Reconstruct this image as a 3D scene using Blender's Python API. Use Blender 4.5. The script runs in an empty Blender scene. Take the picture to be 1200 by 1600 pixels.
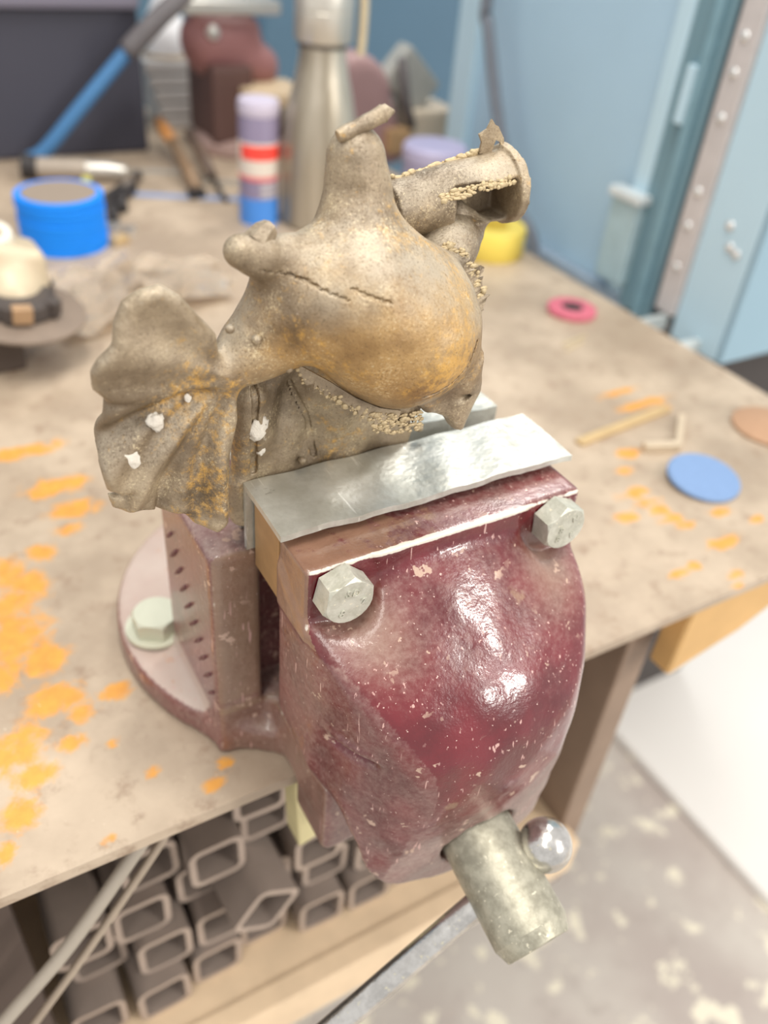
import bpy, bmesh, math, random
import numpy as np
import mathutils.noise
from mathutils import Vector, Matrix

random.seed(7)
RNG = np.random.RandomState(5)
SC = bpy.context.scene
COL = SC.collection

# ------------------------------------------------------------------ camera
cam_d = bpy.data.cameras.new('camera')
cam = bpy.data.objects.new('camera', cam_d)
COL.objects.link(cam)
_r = np.array([[0.8666748221213156, -0.2482896647714143, 0.4326973481183869],
               [-0.49247229016099714, -0.5643088648396036, 0.6625907850906323],
               [0.07966050542501237, -0.7873422047820989, -0.6113480648896298]])
_m = Matrix.Identity(4)
for i in range(3):
    _m[i][0] = _r[i, 0]; _m[i][1] = -_r[i, 1]; _m[i][2] = -_r[i, 2]
_m[0][3], _m[1][3], _m[2][3] = -0.1178, -0.23365, 0.41844
cam.matrix_world = _m
cam_d.sensor_fit = 'VERTICAL'
cam_d.sensor_height = 24.0
cam_d.sensor_width = 18.0
cam_d.lens = 24.0 * 1320.0 / 1600.0
cam_d.clip_start = 0.02
cam_d.dof.use_dof = True
cam_d.dof.focus_distance = 0.362
cam_d.dof.aperture_fstop = 3.1
SC.camera = cam

# ------------------------------------------------------------------ world, lights, exposure
w = bpy.data.worlds.new('workshop_air'); SC.world = w
w.use_nodes = True
bg = w.node_tree.nodes['Background']
bg.inputs['Color'].default_value = (1.0, 0.975, 0.955, 1)
bg.inputs['Strength'].default_value = 0.80

def area(name, loc, size, power, col, target):
    d = bpy.data.lights.new(name, 'AREA'); d.shape = 'RECTANGLE'
    d.size, d.size_y = size; d.energy = power; d.color = col
    o = bpy.data.objects.new(name, d); COL.objects.link(o)
    o.location = loc
    o.rotation_euler = (Vector(target) - Vector(loc)).to_track_quat('-Z', 'Y').to_euler()
    return o
area('ceiling_lamp', (0.1, 0.1, 2.3), (0.35, 1.4), 26, (1.0, 0.96, 0.89), (0.1, 0.1, 0))
area('ceiling_lamp', (-0.9, -0.6, 2.3), (0.35, 1.4), 14, (1.0, 0.96, 0.89), (-0.6, -0.3, 0))
area('ceiling_lamp', (1.87, -2.3, 2.3), (0.3, 0.45), 38, (1.0, 0.96, 0.9), (1.0, -1.2, 0))
area('ceiling_lamp', (2.9, -4.8, 2.2), (0.4, 0.55), 80, (1.0, 0.96, 0.9), (1.2, -2.0, 0))
area('ceiling_lamp', (1.7, 1.5, 2.3), (0.4, 1.2), 24, (1.0, 0.97, 0.92), (1.2, 1.1, 0))
SC.view_settings.view_transform = 'Standard'
SC.view_settings.look = 'None'
SC.view_settings.gamma = 1.0
SC.view_settings.use_curve_mapping = False
SC.view_settings.exposure = 0.20

# ------------------------------------------------------------------ helpers
def lin(c):
    return tuple((v / 12.92 if v <= 0.04045 else ((v + 0.055) / 1.055) ** 2.4) for v in c)
def rgb(r, g, b):
    return lin((r / 255.0, g / 255.0, b / 255.0)) + (1.0,)

class NT:
    def __init__(self, name):
        self.m = bpy.data.materials.new(name); self.m.use_nodes = True
        self.t = self.m.node_tree; self.b = self.t.nodes['Principled BSDF']
    def n(self, typ, **kw):
        x = self.t.nodes.new(typ)
        for k, v in kw.items():
            if k in x.inputs.keys(): self.put(x.inputs[k], v)
            else: setattr(x, k, v)
        return x
    def put(self, sock, v):
        if hasattr(v, 'is_linked') and hasattr(v, 'node'): self.t.links.new(v, sock)
        else: sock.default_value = v
    def coord(self): 
        return self.n('ShaderNodeTexCoord').outputs['Object']
    def noise(self, scale, detail=4, rough=0.55, vec=None, dist=0.0):
        x = self.n('ShaderNodeTexNoise')
        x.inputs['Scale'].default_value = scale; x.inputs['Detail'].default_value = detail
        x.inputs['Roughness'].default_value = rough; x.inputs['Distortion'].default_value = dist
        self.t.links.new(vec if vec is not None else self.coord(), x.inputs['Vector'])
        return x.outputs['Fac']
    def voro(self, scale, vec=None, feature='F1'):
        x = self.n('ShaderNodeTexVoronoi'); x.feature = feature
        x.inputs['Scale'].default_value = scale
        self.t.links.new(vec if vec is not None else self.coord(), x.inputs['Vector'])
        return x.outputs['Distance']
    def stretch(self, sx, sy, sz, rot=(0, 0, 0)):
        x = self.n('ShaderNodeMapping'); x.inputs['Scale'].default_value = (sx, sy, sz)
        x.inputs['Rotation'].default_value = rot
        self.t.links.new(self.coord(), x.inputs['Vector']); return x.outputs['Vector']
    def step(self, v, lo, hi):
        x = self.n('ShaderNodeMapRange'); x.interpolation_type = 'SMOOTHSTEP'
        self.put(x.inputs['Value'], v); x.inputs['From Min'].default_value = lo; x.inputs['From Max'].default_value = hi
        return x.outputs['Result']
    def math(self, op, a, b=0.0):
        x = self.n('ShaderNodeMath'); x.operation = op; self.put(x.inputs[0], a); self.put(x.inputs[1], b)
        return x.outputs[0]
    def mix(self, fac, a, b):
        x = self.n('ShaderNodeMix'); x.data_type = 'RGBA'
        self.put(x.inputs[0], fac); self.put(x.inputs[6], a); self.put(x.inputs[7], b)
        return x.outputs[2]
    def attr(self, name):
        x = self.n('ShaderNodeAttribute'); x.attribute_name = name; return x.outputs['Fac']
    def upness(self, lo, hi):
        g = self.n('ShaderNodeNewGeometry'); s = self.n('ShaderNodeSeparateXYZ')
        self.t.links.new(g.outputs['Normal'], s.inputs[0]); return self.step(s.outputs['Z'], lo, hi)
    def out(self, color=None, rough=None, metal=None, bump=None, bstr=0.3, bdist=0.001, **kw):
        if color is not None: self.put(self.b.inputs['Base Color'], color)
        if rough is not None: self.put(self.b.inputs['Roughness'], rough)
        if metal is not None: self.put(self.b.inputs['Metallic'], metal)
        if bump is not None:
            x = self.n('ShaderNodeBump'); x.inputs['Strength'].default_value = bstr
            x.inputs['Distance'].default_value = bdist
            self.t.links.new(bump, x.inputs['Height']); self.t.links.new(x.outputs[0], self.b.inputs['Normal'])
        for k, v in kw.items(): self.put(self.b.inputs[k.replace('_', ' ')], v)
        return self.m

MATS = {}
def plain(name, c, rough=0.55, metal=0.0, var=0.12, scale=60.0, bstr=0.1, **kw):
    if name in MATS: return MATS[name]
    k = NT(name); f = k.noise(scale, 4)
    c2 = tuple(v * (1 - var * 2) for v in c[:3]) + (1,)
    c3 = tuple(min(1, v * (1 + var)) for v in c[:3]) + (1,)
    MATS[name] = k.out(k.mix(f, c2, c3), rough, metal, k.noise(scale * 5, 3), bstr, 0.0006, **kw)
    return MATS[name]

def tag(o, label=None, cat=None, group=None, kind=None):
    if label: o['label'] = label
    if cat: o['category'] = cat
    if group: o['group'] = group
    if kind: o['kind'] = kind
    return o
def empty(name, loc=(0, 0, 0), label=None, cat=None, group=None, rot=(0, 0, 0)):
    o = bpy.data.objects.new(name, None); o.empty_display_size = 0.02
    COL.objects.link(o); o.location = loc; o.rotation_euler = rot
    return tag(o, label, cat, group)
def link(name, me, mat, parent=None):
    o = bpy.data.objects.new(name, me); COL.objects.link(o)
    if mat is not None and len(me.materials) == 0: me.materials.append(mat)
    if parent is not None: o.parent = parent
    return o
def obj(name, bm, mat, parent=None, smooth=False, angle=None):
    me = bpy.data.meshes.new(name)
    bmesh.ops.recalc_face_normals(bm, faces=bm.faces)
    if smooth or angle:
        for f in bm.faces: f.smooth = True
    if angle:
        for e in bm.edges:
            if len(e.link_faces) == 2 and e.calc_face_angle(0) > math.radians(angle): e.smooth = False
    bm.to_mesh(me); bm.free()
    return link(name, me, mat, parent)
def BM(): return bmesh.new()
def xf(bm, geom_verts, M): bmesh.ops.transform(bm, matrix=M, verts=geom_verts)
def trs(loc, rot=(0, 0, 0)):
    from mathutils import Euler
    return Matrix.Translation(loc) @ Euler(rot).to_matrix().to_4x4()
def box(bm, lo, hi, bev=0.0, M=None, seg=2):
    t = bmesh.new()
    bmesh.ops.create_cube(t, size=1.0)
    s = [hi[i] - lo[i] for i in range(3)]; c = [(hi[i] + lo[i]) / 2 for i in range(3)]
    bmesh.ops.scale(t, vec=s, verts=t.verts); bmesh.ops.translate(t, vec=c, verts=t.verts)
    if bev > 0: bmesh.ops.bevel(t, geom=list(t.edges), offset=bev, segments=seg, affect='EDGES', profile=0.6)
    if M is not None: bmesh.ops.transform(t, matrix=M, verts=t.verts)
    add(bm, t); return bm
def add(bm, t):
    me = bpy.data.meshes.new('tmp'); t.to_mesh(me); t.free(); bm.from_mesh(me); bpy.data.meshes.remove(me)
def lathe(bm, prof, n=40, M=None, jitter=None):
    t = bmesh.new(); rings = []
    for r, z in prof:
        if r < 1e-6: rings.append([t.verts.new((0, 0, z))])
        else: rings.append([t.verts.new((r * math.cos(2 * math.pi * i / n), r * math.sin(2 * math.pi * i / n), z)) for i in range(n)])
    for a, b in zip(rings[:-1], rings[1:]):
        for i in range(n):
            j = (i + 1) % n
            if len(a) == 1 and len(b) == 1: continue
            if len(a) == 1: t.faces.new((a[0], b[i], b[j]))
            elif len(b) == 1: t.faces.new((a[i], a[j], b[0]))
            else: t.faces.new((a[i], a[j], b[j], b[i]))
    if len(rings[0]) > 1 and len(rings[-1]) > 1 and prof[0] == prof[-1]: bmesh.ops.remove_doubles(t, verts=t.verts, dist=1e-7)
    if M is not None: bmesh.ops.transform(t, matrix=M, verts=t.verts)
    add(bm, t); return bm
def tube(bm, pts, r, n=12, cap=True):
    t = bmesh.new(); P = [Vector(p) for p in pts]; R = r if isinstance(r, (list, tuple)) else [r] * len(P)
    rings = []; up = Vector((0, 0, 1))
    d0 = (P[1] - P[0]).normalized()
    u = d0.orthogonal().normalized()
    for i, p in enumerate(P):
        d = ((P[min(i + 1, len(P) - 1)] - P[max(i - 1, 0)])).normalized()
        u = (u - d * u.dot(d)).normalized(); v = d.cross(u)
        rings.append([t.verts.new(p + R[i] * (math.cos(2 * math.pi * k / n) * u + math.sin(2 * math.pi * k / n) * v)) for k in range(n)])
    for a, b in zip(rings[:-1], rings[1:]):
        for i in range(n): t.faces.new((a[i], a[(i + 1) % n], b[(i + 1) % n], b[i]))
    if cap: t.faces.new(rings[0]); t.faces.new(list(reversed(rings[-1])))
    add(bm, t); return bm
def smooth_path(pts, k=8):
    P = [Vector(p) for p in pts]; P = [2 * P[0] - P[1]] + P + [2 * P[-1] - P[-2]]; out = []
    for i in range(1, len(P) - 2):
        for s in range(k):
            t = s / k
            out.append(0.5 * ((2 * P[i]) + (P[i + 1] - P[i - 1]) * t + (2 * P[i - 1] - 5 * P[i] + 4 * P[i + 1] - P[i + 2]) * t * t + (3 * P[i] - P[i - 1] - 3 * P[i + 1] + P[i + 2]) * t ** 3))
    out.append(P[-2]); return out
def axis_M(p, d):
    q = Vector(d).to_track_quat('Z', 'Y'); return Matrix.Translation(p) @ q.to_matrix().to_4x4()
def prism(bm, poly, z0, z1, M=None, bev=0.0):
    t = bmesh.new()
    a = [t.verts.new((x, y, z0)) for x, y in poly]; b = [t.verts.new((x, y, z1)) for x, y in poly]
    n = len(poly)
    t.faces.new(list(reversed(a))); t.faces.new(b)
    for i in range(n): t.faces.new((a[i], a[(i + 1) % n], b[(i + 1) % n], b[i]))
    if bev: bmesh.ops.bevel(t, geom=list(t.edges), offset=bev, segments=1, affect='EDGES')
    if M is not None: bmesh.ops.transform(t, matrix=M, verts=t.verts)
    add(bm, t); return bm
def copy_tree(o, parent=None):
    c = o.copy(); COL.objects.link(c)
    if parent is not None: c.parent = parent
    for ch in list(o.children): copy_tree(ch, c)
    return c

# ---- implicit-surface sculpting (surface nets on a regular grid)
def smin(a, b, k):
    h = np.clip(0.5 + 0.5 * (b - a) / k, 0, 1); return b * (1 - h) + a * h - k * h * (1 - h)
def smax(a, b, k): return -smin(-a, -b, k)
def vnoise(x, y, z, s, seed=0):
    rs = np.random.RandomState(seed); L = rs.rand(32, 32, 32).astype(np.float32)
    x, y, z = x * s + 100.3, y * s + 100.7, z * s + 100.1
    xi, yi, zi = np.floor(x).astype(int), np.floor(y).astype(int), np.floor(z).astype(int)
    fx, fy, fz = x - xi, y - yi, z - zi
    fx, fy, fz = [f * f * (3 - 2 * f) for f in (fx, fy, fz)]
    r = 0
    for a in (0, 1):
        for b in (0, 1):
            for c in (0, 1):
                r = r + L[(xi + a) % 32, (yi + b) % 32, (zi + c) % 32] * (fx if a else 1 - fx) * (fy if b else 1 - fy) * (fz if c else 1 - fz)
    return r - 0.5
def ball(X, Y, Z, c, r): return np.sqrt((X - c[0]) ** 2 + (Y - c[1]) ** 2 + (Z - c[2]) ** 2) - r
def cone(X, Y, Z, a, b, ra, rb):
    a, b = np.array(a), np.array(b); d = b - a; L2 = d @ d
    t = np.clip(((X - a[0]) * d[0] + (Y - a[1]) * d[1] + (Z - a[2]) * d[2]) / L2, 0, 1)
    return np.sqrt((X - a[0] - t * d[0]) ** 2 + (Y - a[1] - t * d[1]) ** 2 + (Z - a[2] - t * d[2]) ** 2) - (ra + (rb - ra) * t)
def chain(X, Y, Z, pts, k):
    r = None
    for p, q in zip(pts[:-1], pts[1:]):
        c = cone(X, Y, Z, p[:3], q[:3], p[3], q[3]); r = c if r is None else smin(r, c, k)
    return r
def rbox(X, Y, Z, lo, hi, r):
    q = [np.abs(V - (lo[i] + hi[i]) / 2) - ((hi[i] - lo[i]) / 2 - r) for i, V in enumerate((X, Y, Z))]
    out = np.sqrt(sum(np.maximum(v, 0) ** 2 for v in q)); ins = np.minimum(np.maximum(np.maximum(q[0], q[1]), q[2]), 0)
    return out + ins - r
def poly2d(U, V, pts):
    U, V = np.broadcast_arrays(U, V); P = np.array(pts); d = np.full(U.shape, 1e9, dtype=np.float64); s = np.zeros(U.shape, bool)
    for i in range(len(P)):
        a, b = P[i], P[(i + 1) % len(P)]; e = b - a
        t = np.clip(((U - a[0]) * e[0] + (V - a[1]) * e[1]) / (e @ e), 0, 1)
        d = np.minimum(d, (U - a[0] - t * e[0]) ** 2 + (V - a[1] - t * e[1]) ** 2)
        if a[1] != b[1]:
            c = ((a[1] > V) != (b[1] > V)) & (U < (b[0] - a[0]) * (V - a[1]) / (b[1] - a[1]) + a[0]); s ^= c
    d = np.sqrt(d); return np.where(s, -d, d)
def nets(fn, lo, hi, h):
    ax = [np.arange(lo[i], hi[i] + h, h) for i in range(3)]
    X, Y, Z = np.meshgrid(*ax, indexing='ij', sparse=True)
    F = np.broadcast_to(fn(X, Y, Z), tuple(len(a) for a in ax)).astype(np.float32)
    S = F < 0; nx, ny, nz = F.shape
    acc = np.zeros((nx - 1, ny - 1, nz - 1, 3), np.float32); cnt = np.zeros((nx - 1, ny - 1, nz - 1), np.float32)
    for axis in range(3):
        o1, o2 = [a for a in range(3) if a != axis]
        for s1 in (0, 1):
            for s2 in (0, 1):
                sl0 = [slice(0, n - 1) for n in F.shape]; 
                sl0[o1] = slice(s1, F.shape[o1] - 1 + s1); sl0[o2] = slice(s2, F.shape[o2] - 1 + s2)
                sl1 = list(sl0); sl1[axis] = slice(1, F.shape[axis])
                A, B = F[tuple(sl0)], F[tuple(sl1)]
                m = (A < 0) != (B < 0)
                t = np.where(m, A / np.where(m, A - B, 1), 0)
                off = [0, 0, 0]; off[o1] = s1; off[o2] = s2
                for k in range(3):
                    acc[..., k] += np.where(m, t if k == axis else off[k], 0)
                cnt += m
    act = cnt > 0
    idx = np.full(act.shape, -1, np.int64); idx[act] = np.arange(act.sum())
    loc = np.argwhere(act) + acc[act] / cnt[act][:, None]
    V = np.array(lo) + loc * h
    quads = []
    for axis in range(3):
        o1, o2 = [a for a in range(3) if a != axis]
        sl0 = [slice(1, n - 1) for n in F.shape]; sl0[axis] = slice(0, F.shape[axis] - 1)
        sl1 = list(sl0); sl1[axis] = slice(1, F.shape[axis])
        A, B = S[tuple(sl0)], S[tuple(sl1)]
        e = np.argwhere(A != B); base = e.copy(); base[:, o1] += 1; base[:, o2] += 1
        flip = A[tuple(e.T)]
        def cell(d1, d2):
            c = base.copy(); c[:, o1] -= d1; c[:, o2] -= d2; return idx[tuple(c.T)]
        q = np.stack([cell(0, 0), cell(1, 0), cell(1, 1), cell(0, 1)], 1)
        if axis == 1: flip = ~flip
        q[~flip] = q[~flip][:, ::-1]
        quads.append(q)
    return V, np.concatenate(quads)
def np_mesh(name, V, Q, mat, parent=None, attrs=None, smooth=True):
    me = bpy.data.meshes.new(name)
    me.from_pydata([], [], [])
    me.vertices.add(len(V)); me.vertices.foreach_set('co', np.asarray(V, np.float32).ravel())
    k = Q.shape[1]
    me.loops.add(Q.size); me.loops.foreach_set('vertex_index', Q.astype(np.int32).ravel())
    me.polygons.add(len(Q)); me.polygons.foreach_set('loop_start', np.arange(0, Q.size, k, dtype=np.int32))
    me.polygons.foreach_set('loop_total', np.full(len(Q), k, np.int32))
    me.polygons.foreach_set('use_smooth', np.full(len(Q), smooth, bool))
    for nm, val in (attrs or {}).items():
        a = me.attributes.new(nm, 'FLOAT', 'POINT'); a.data.foreach_set('value', np.asarray(val, np.float32))
    me.update(); me.validate()
    return link(name, me, mat, parent)
def grad(fn, V, e=4e-4):
    x, y, z = V.T
    G = np.stack([fn(x + e, y, z) - fn(x - e, y, z), fn(x, y + e, z) - fn(x, y - e, z), fn(x, y, z + e) - fn(x, y, z - e)], 1)
    return G / np.maximum(np.linalg.norm(G, axis=1, keepdims=True), 1e-9)
def set_normals(o, N):
    o.data.normals_split_custom_set_from_vertices(N.tolist())



# ------------------------------------------------------------------ materials
def mat_table():
    k = NT('rusty_steel_plate')
    a = k.noise(9, 5, 0.6); b = k.noise(55, 4, 0.65); c = k.noise(420, 2, 0.7)
    base = k.mix(k.step(a, 0.35, 0.68), rgb(164, 146, 126), rgb(194, 176, 154))
    base = k.mix(k.step(b, 0.5, 0.78), base, rgb(150, 128, 108))
    st = k.math('ADD', k.attr('stain'), k.math('MULTIPLY', k.math('SUBTRACT', k.noise(48, 7, 0.75, None, 0.6), 0.5), 1.7))
    orange = k.mix(k.noise(120, 3), rgb(206, 132, 52), rgb(236, 172, 66))
    base = k.mix(k.math('MULTIPLY', k.step(st, 0.32, 0.74), 0.92), base, orange)
    base = k.mix(k.step(c, 0.70, 0.80), base, rgb(240, 228, 208))  # pale specks: glints of metal dust painted into the plate colour
    return k.out(base, k.math('ADD', k.math('MULTIPLY', b, 0.25), 0.33), 0.0, k.noise(300, 4), 0.25, 0.0006)
def mat_paint():
    k = NT('worn_maroon_paint')
    base = k.mix(k.step(k.noise(40, 4), 0.3, 0.7), rgb(82, 11, 19), rgb(108, 21, 32))
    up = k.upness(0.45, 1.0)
    dust_sheen = k.math('ADD', k.math('MULTIPLY', up, 0.28), k.attr('dust_sheen'))
    dust_sheen = k.math('ADD', dust_sheen, k.math('MULTIPLY', k.math('SUBTRACT', k.noise(320, 4, 0.7), 0.5), 0.75))
    dust_sheen = k.math('ADD', dust_sheen, k.math('MULTIPLY', k.math('SUBTRACT', k.noise(35, 4, 0.6), 0.5), 0.3))
    dust_sheen = k.math('MULTIPLY', k.step(dust_sheen, -0.05, 1.05), 0.92)
    base = k.mix(dust_sheen, base, k.mix(k.noise(30, 3), rgb(176, 150, 138), rgb(204, 190, 178)))
    base = k.mix(k.math('MULTIPLY', k.attr('tan'), 0.8), base, k.mix(k.noise(60, 4), rgb(126, 98, 78), rgb(160, 134, 108)))
    chips = k.math('MULTIPLY', k.step(k.noise(110, 3, 0.6), 0.645, 0.665), k.step(k.noise(22, 3), 0.42, 0.54))
    base = k.mix(chips, base, rgb(186, 156, 138))
    specks = k.step(k.noise(520, 2, 0.5), 0.715, 0.735)
    base = k.mix(specks, base, rgb(204, 176, 166))
    scr = k.math('MULTIPLY', k.step(k.noise(70, 2, 0.5, k.stretch(7, 7, 0.7, (0.5, 0.4, 0.3))), 0.675, 0.70), k.step(k.noise(30, 2), 0.40, 0.55))
    base = k.mix(scr, base, rgb(196, 156, 148))
    bare = k.math('ADD', k.attr('bare'), k.math('MULTIPLY', k.math('SUBTRACT', k.noise(110, 5, 0.7), 0.5), 0.9))
    base = k.mix(k.step(bare, 0.42, 0.58), base, k.mix(k.noise(90, 4), rgb(112, 78, 62), rgb(158, 122, 100)))
    edge = k.step(k.math('ADD', k.attr('edge'), k.math('MULTIPLY', k.math('SUBTRACT', k.noise(160, 3), 0.5), 0.9)), 0.5, 0.7)
    base = k.mix(edge, base, rgb(214, 204, 190))
    bump = k.math('ADD', k.noise(230, 3, 0.6), k.math('MULTIPLY', k.noise(900, 2), 0.25))
    cb = k.n('ShaderNodeBump'); cb.inputs['Strength'].default_value = 0.16; cb.inputs['Distance'].default_value = 0.0010
    k.t.links.new(bump, cb.inputs['Height']); k.t.links.new(cb.outputs[0], k.b.inputs['Coat Normal'])
    return k.out(base, k.math('ADD', k.math('MULTIPLY', dust_sheen, 0.4), 0.30), 0.0, bump, 0.32, 0.0012, Coat_Weight=0.6, Coat_Roughness=0.13)
def mat_bronze():
    k = NT('raw_cast_bronze')
    n1 = k.noise(30, 5, 0.6); n2 = k.noise(26, 5, 0.6); fine = k.noise(900, 4, 0.75); mid = k.noise(260, 4, 0.7)
    och = k.math('ADD', k.attr('ochre'), k.math('MULTIPLY', k.math('SUBTRACT', n2, 0.5), 1.1))
    base = k.mix(k.step(n1, 0.36, 0.64), rgb(122, 105, 83), rgb(170, 152, 125))
    base = k.mix(k.math('MULTIPLY', k.step(och, 0.12, 0.62), 0.85), base, k.mix(k.step(n1, 0.3, 0.7), rgb(138, 104, 60), rgb(194, 155, 94)))
    base = k.mix(k.math('MULTIPLY', k.step(k.noise(21, 4, 0.6), 0.56, 0.70), 0.8), base, rgb(88, 72, 52))
    grain = k.math('SUBTRACT', mid, 0.5)
    g = k.math('ADD', k.math('ADD', k.noise(17, 3), k.math('MULTIPLY', k.attr('ochre'), 0.22)), k.math('MULTIPLY', grain, 0.75))
    base = k.mix(k.math('MULTIPLY', k.step(g, 0.56, 0.80), 0.85), base, rgb(216, 168, 84))
    top = k.math('MULTIPLY', k.upness(-0.1, 0.9), k.step(k.math('ADD', k.noise(45, 5, 0.65), k.math('MULTIPLY', fine, 0.5)), 0.55, 0.95))
    base = k.mix(k.math('MULTIPLY', top, 0.75), base, rgb(190, 178, 158))
    sp = k.step(k.math('ADD', fine, k.math('MULTIPLY', k.math('SUBTRACT', k.noise(60, 3), 0.5), 0.5)), 0.58, 0.74)
    base = k.mix(k.math('MULTIPLY', sp, 0.7), base, rgb(222, 204, 166))
    base = k.mix(k.math('MULTIPLY', k.step(fine, 0.44, 0.34), 0.5), base, rgb(78, 62, 44))
    white = k.math('MULTIPLY', k.step(k.noise(75, 6, 0.72), 0.64, 0.72), 0.7)
    base = k.mix(white, base, rgb(214, 203, 186))
    bump = k.math('ADD', k.math('ADD', k.noise(420, 4, 0.65), k.math('MULTIPLY', k.noise(110, 4), 1.3)), k.math('MULTIPLY', fine, 0.35))
    return k.out(base, k.math('ADD', k.math('MULTIPLY', n1, 0.2), 0.34), 0.25, bump, 0.5, 0.0011)
def mat_alu():
    k = NT('scuffed_aluminium')
    s = k.noise(38, 5, 0.65)
    base = k.mix(k.step(s, 0.3, 0.75), rgb(178, 177, 166), rgb(214, 214, 206))
    scr = k.step(k.noise(60, 3, 0.5, k.stretch(5, 0.5, 1, (0, 0, 0.9))), 0.67, 0.72)
    base = k.mix(k.math('MULTIPLY', scr, 0.6), base, rgb(234, 234, 228))
    base = k.mix(k.step(k.noise(30, 6, 0.75, k.stretch(1, 2.5, 1)), 0.62, 0.70), base, rgb(140, 136, 126))
    return k.out(base, k.math('ADD', k.math('MULTIPLY', k.noise(130, 3), 0.25), 0.26), 0.55, k.math('ADD', k.noise(55, 3), k.math('MULTIPLY', k.noise(220, 3), 0.5)), 0.35, 0.0014)
def mat_zinc(name, a, b, rough=0.38, metal=0.75):
    k = NT(name)
    base = k.mix(k.step(k.noise(130, 4, 0.65), 0.3, 0.7), a, b)
    base = k.mix(k.step(k.noise(380, 3), 0.64, 0.72), base, rgb(224, 218, 196))
    return k.out(base, k.math('ADD', k.math('MULTIPLY', k.noise(200, 3), 0.25), rough - 0.1), metal, k.noise(420, 3), 0.3, 0.0006)
def mat_floor():
    k = NT('stained_concrete_floor')
    a = k.noise(5, 4); b = k.noise(26, 5, 0.7)
    base = k.mix(k.step(a, 0.3, 0.7), rgb(186, 174, 166), rgb(206, 198, 188))
    base = k.mix(k.step(k.noise(17, 5, 0.6), 0.56, 0.62), base, rgb(242, 234, 212))
    base = k.mix(k.math('MULTIPLY', k.step(b, 0.55, 0.75), 0.5), base, rgb(160, 148, 140))
    return k.out(base, 0.55, 0.0, b, 0.2, 0.002)
M_TABLE = mat_table(); M_PAINT = mat_paint(); M_BRONZE = mat_bronze(); M_ALU = mat_alu()
M_FLASH = plain('pale_bronze_flash', rgb(196, 176, 138), 0.45, 0.3, 0.15, 300, 0.4)
M_ZINC = mat_zinc('dull_zinc', rgb(176, 175, 160), rgb(204, 203, 190), 0.42, 0.35)
M_SCREW = mat_zinc('dull_steel_screw', rgb(150, 146, 130), rgb(186, 182, 164), 0.42, 0.6)
M_CHROME = mat_zinc('polished_steel', rgb(186, 184, 180), rgb(214, 212, 208), 0.2, 0.95)
M_TUBE = plain('mill_scale_steel', rgb(150, 136, 126), 0.5, 0.1, 0.12, 40)
M_CUT = plain('cut_steel_end', rgb(178, 160, 146), 0.5, 0.1, 0.1, 60)
M_FLOOR = mat_floor()
M_BRASSY = plain('tan_steel_jaw', rgb(176, 140, 96), 0.45, 0.4, 0.15, 80)
M_RUSTBEAM = plain('tan_painted_steel', rgb(232, 206, 172), 0.55, 0.0, 0.12, 30)
M_DARK = plain('black_rubber', rgb(46, 42, 42), 0.6)
M_RESID = plain('investment_plaster', rgb(226, 218, 204), 0.9, 0.0, 0.1, 300, 0.6)

# ------------------------------------------------------------------ setting: floor, walls
FZ = -1.1
b = BM(); box(b, (-2.5, -2.0, FZ - 0.05), (3.0, 3.2, FZ)); tag(obj('floor', b, M_FLOOR), kind='structure')
b = BM(); box(b, (-1.6, 2.2, FZ), (3.0, 2.26, 2.4))
tag(obj('wall_back', b, plain('blue_grey_wall', rgb(112, 146, 168), 0.6, 0, 0.06, 4)), kind='structure')

# white sheet of board lying on the floor beyond the bench
b = BM(); box(b, (1.025, -0.9, FZ), (2.6, 1.5, FZ + 0.02), 0.004)
tag(obj('floor_board', b, plain('white_board', rgb(238, 234, 228), 0.6, 0, 0.02, 6)),
    'large white board lying on the concrete floor to the right of the workbench', 'board')

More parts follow.
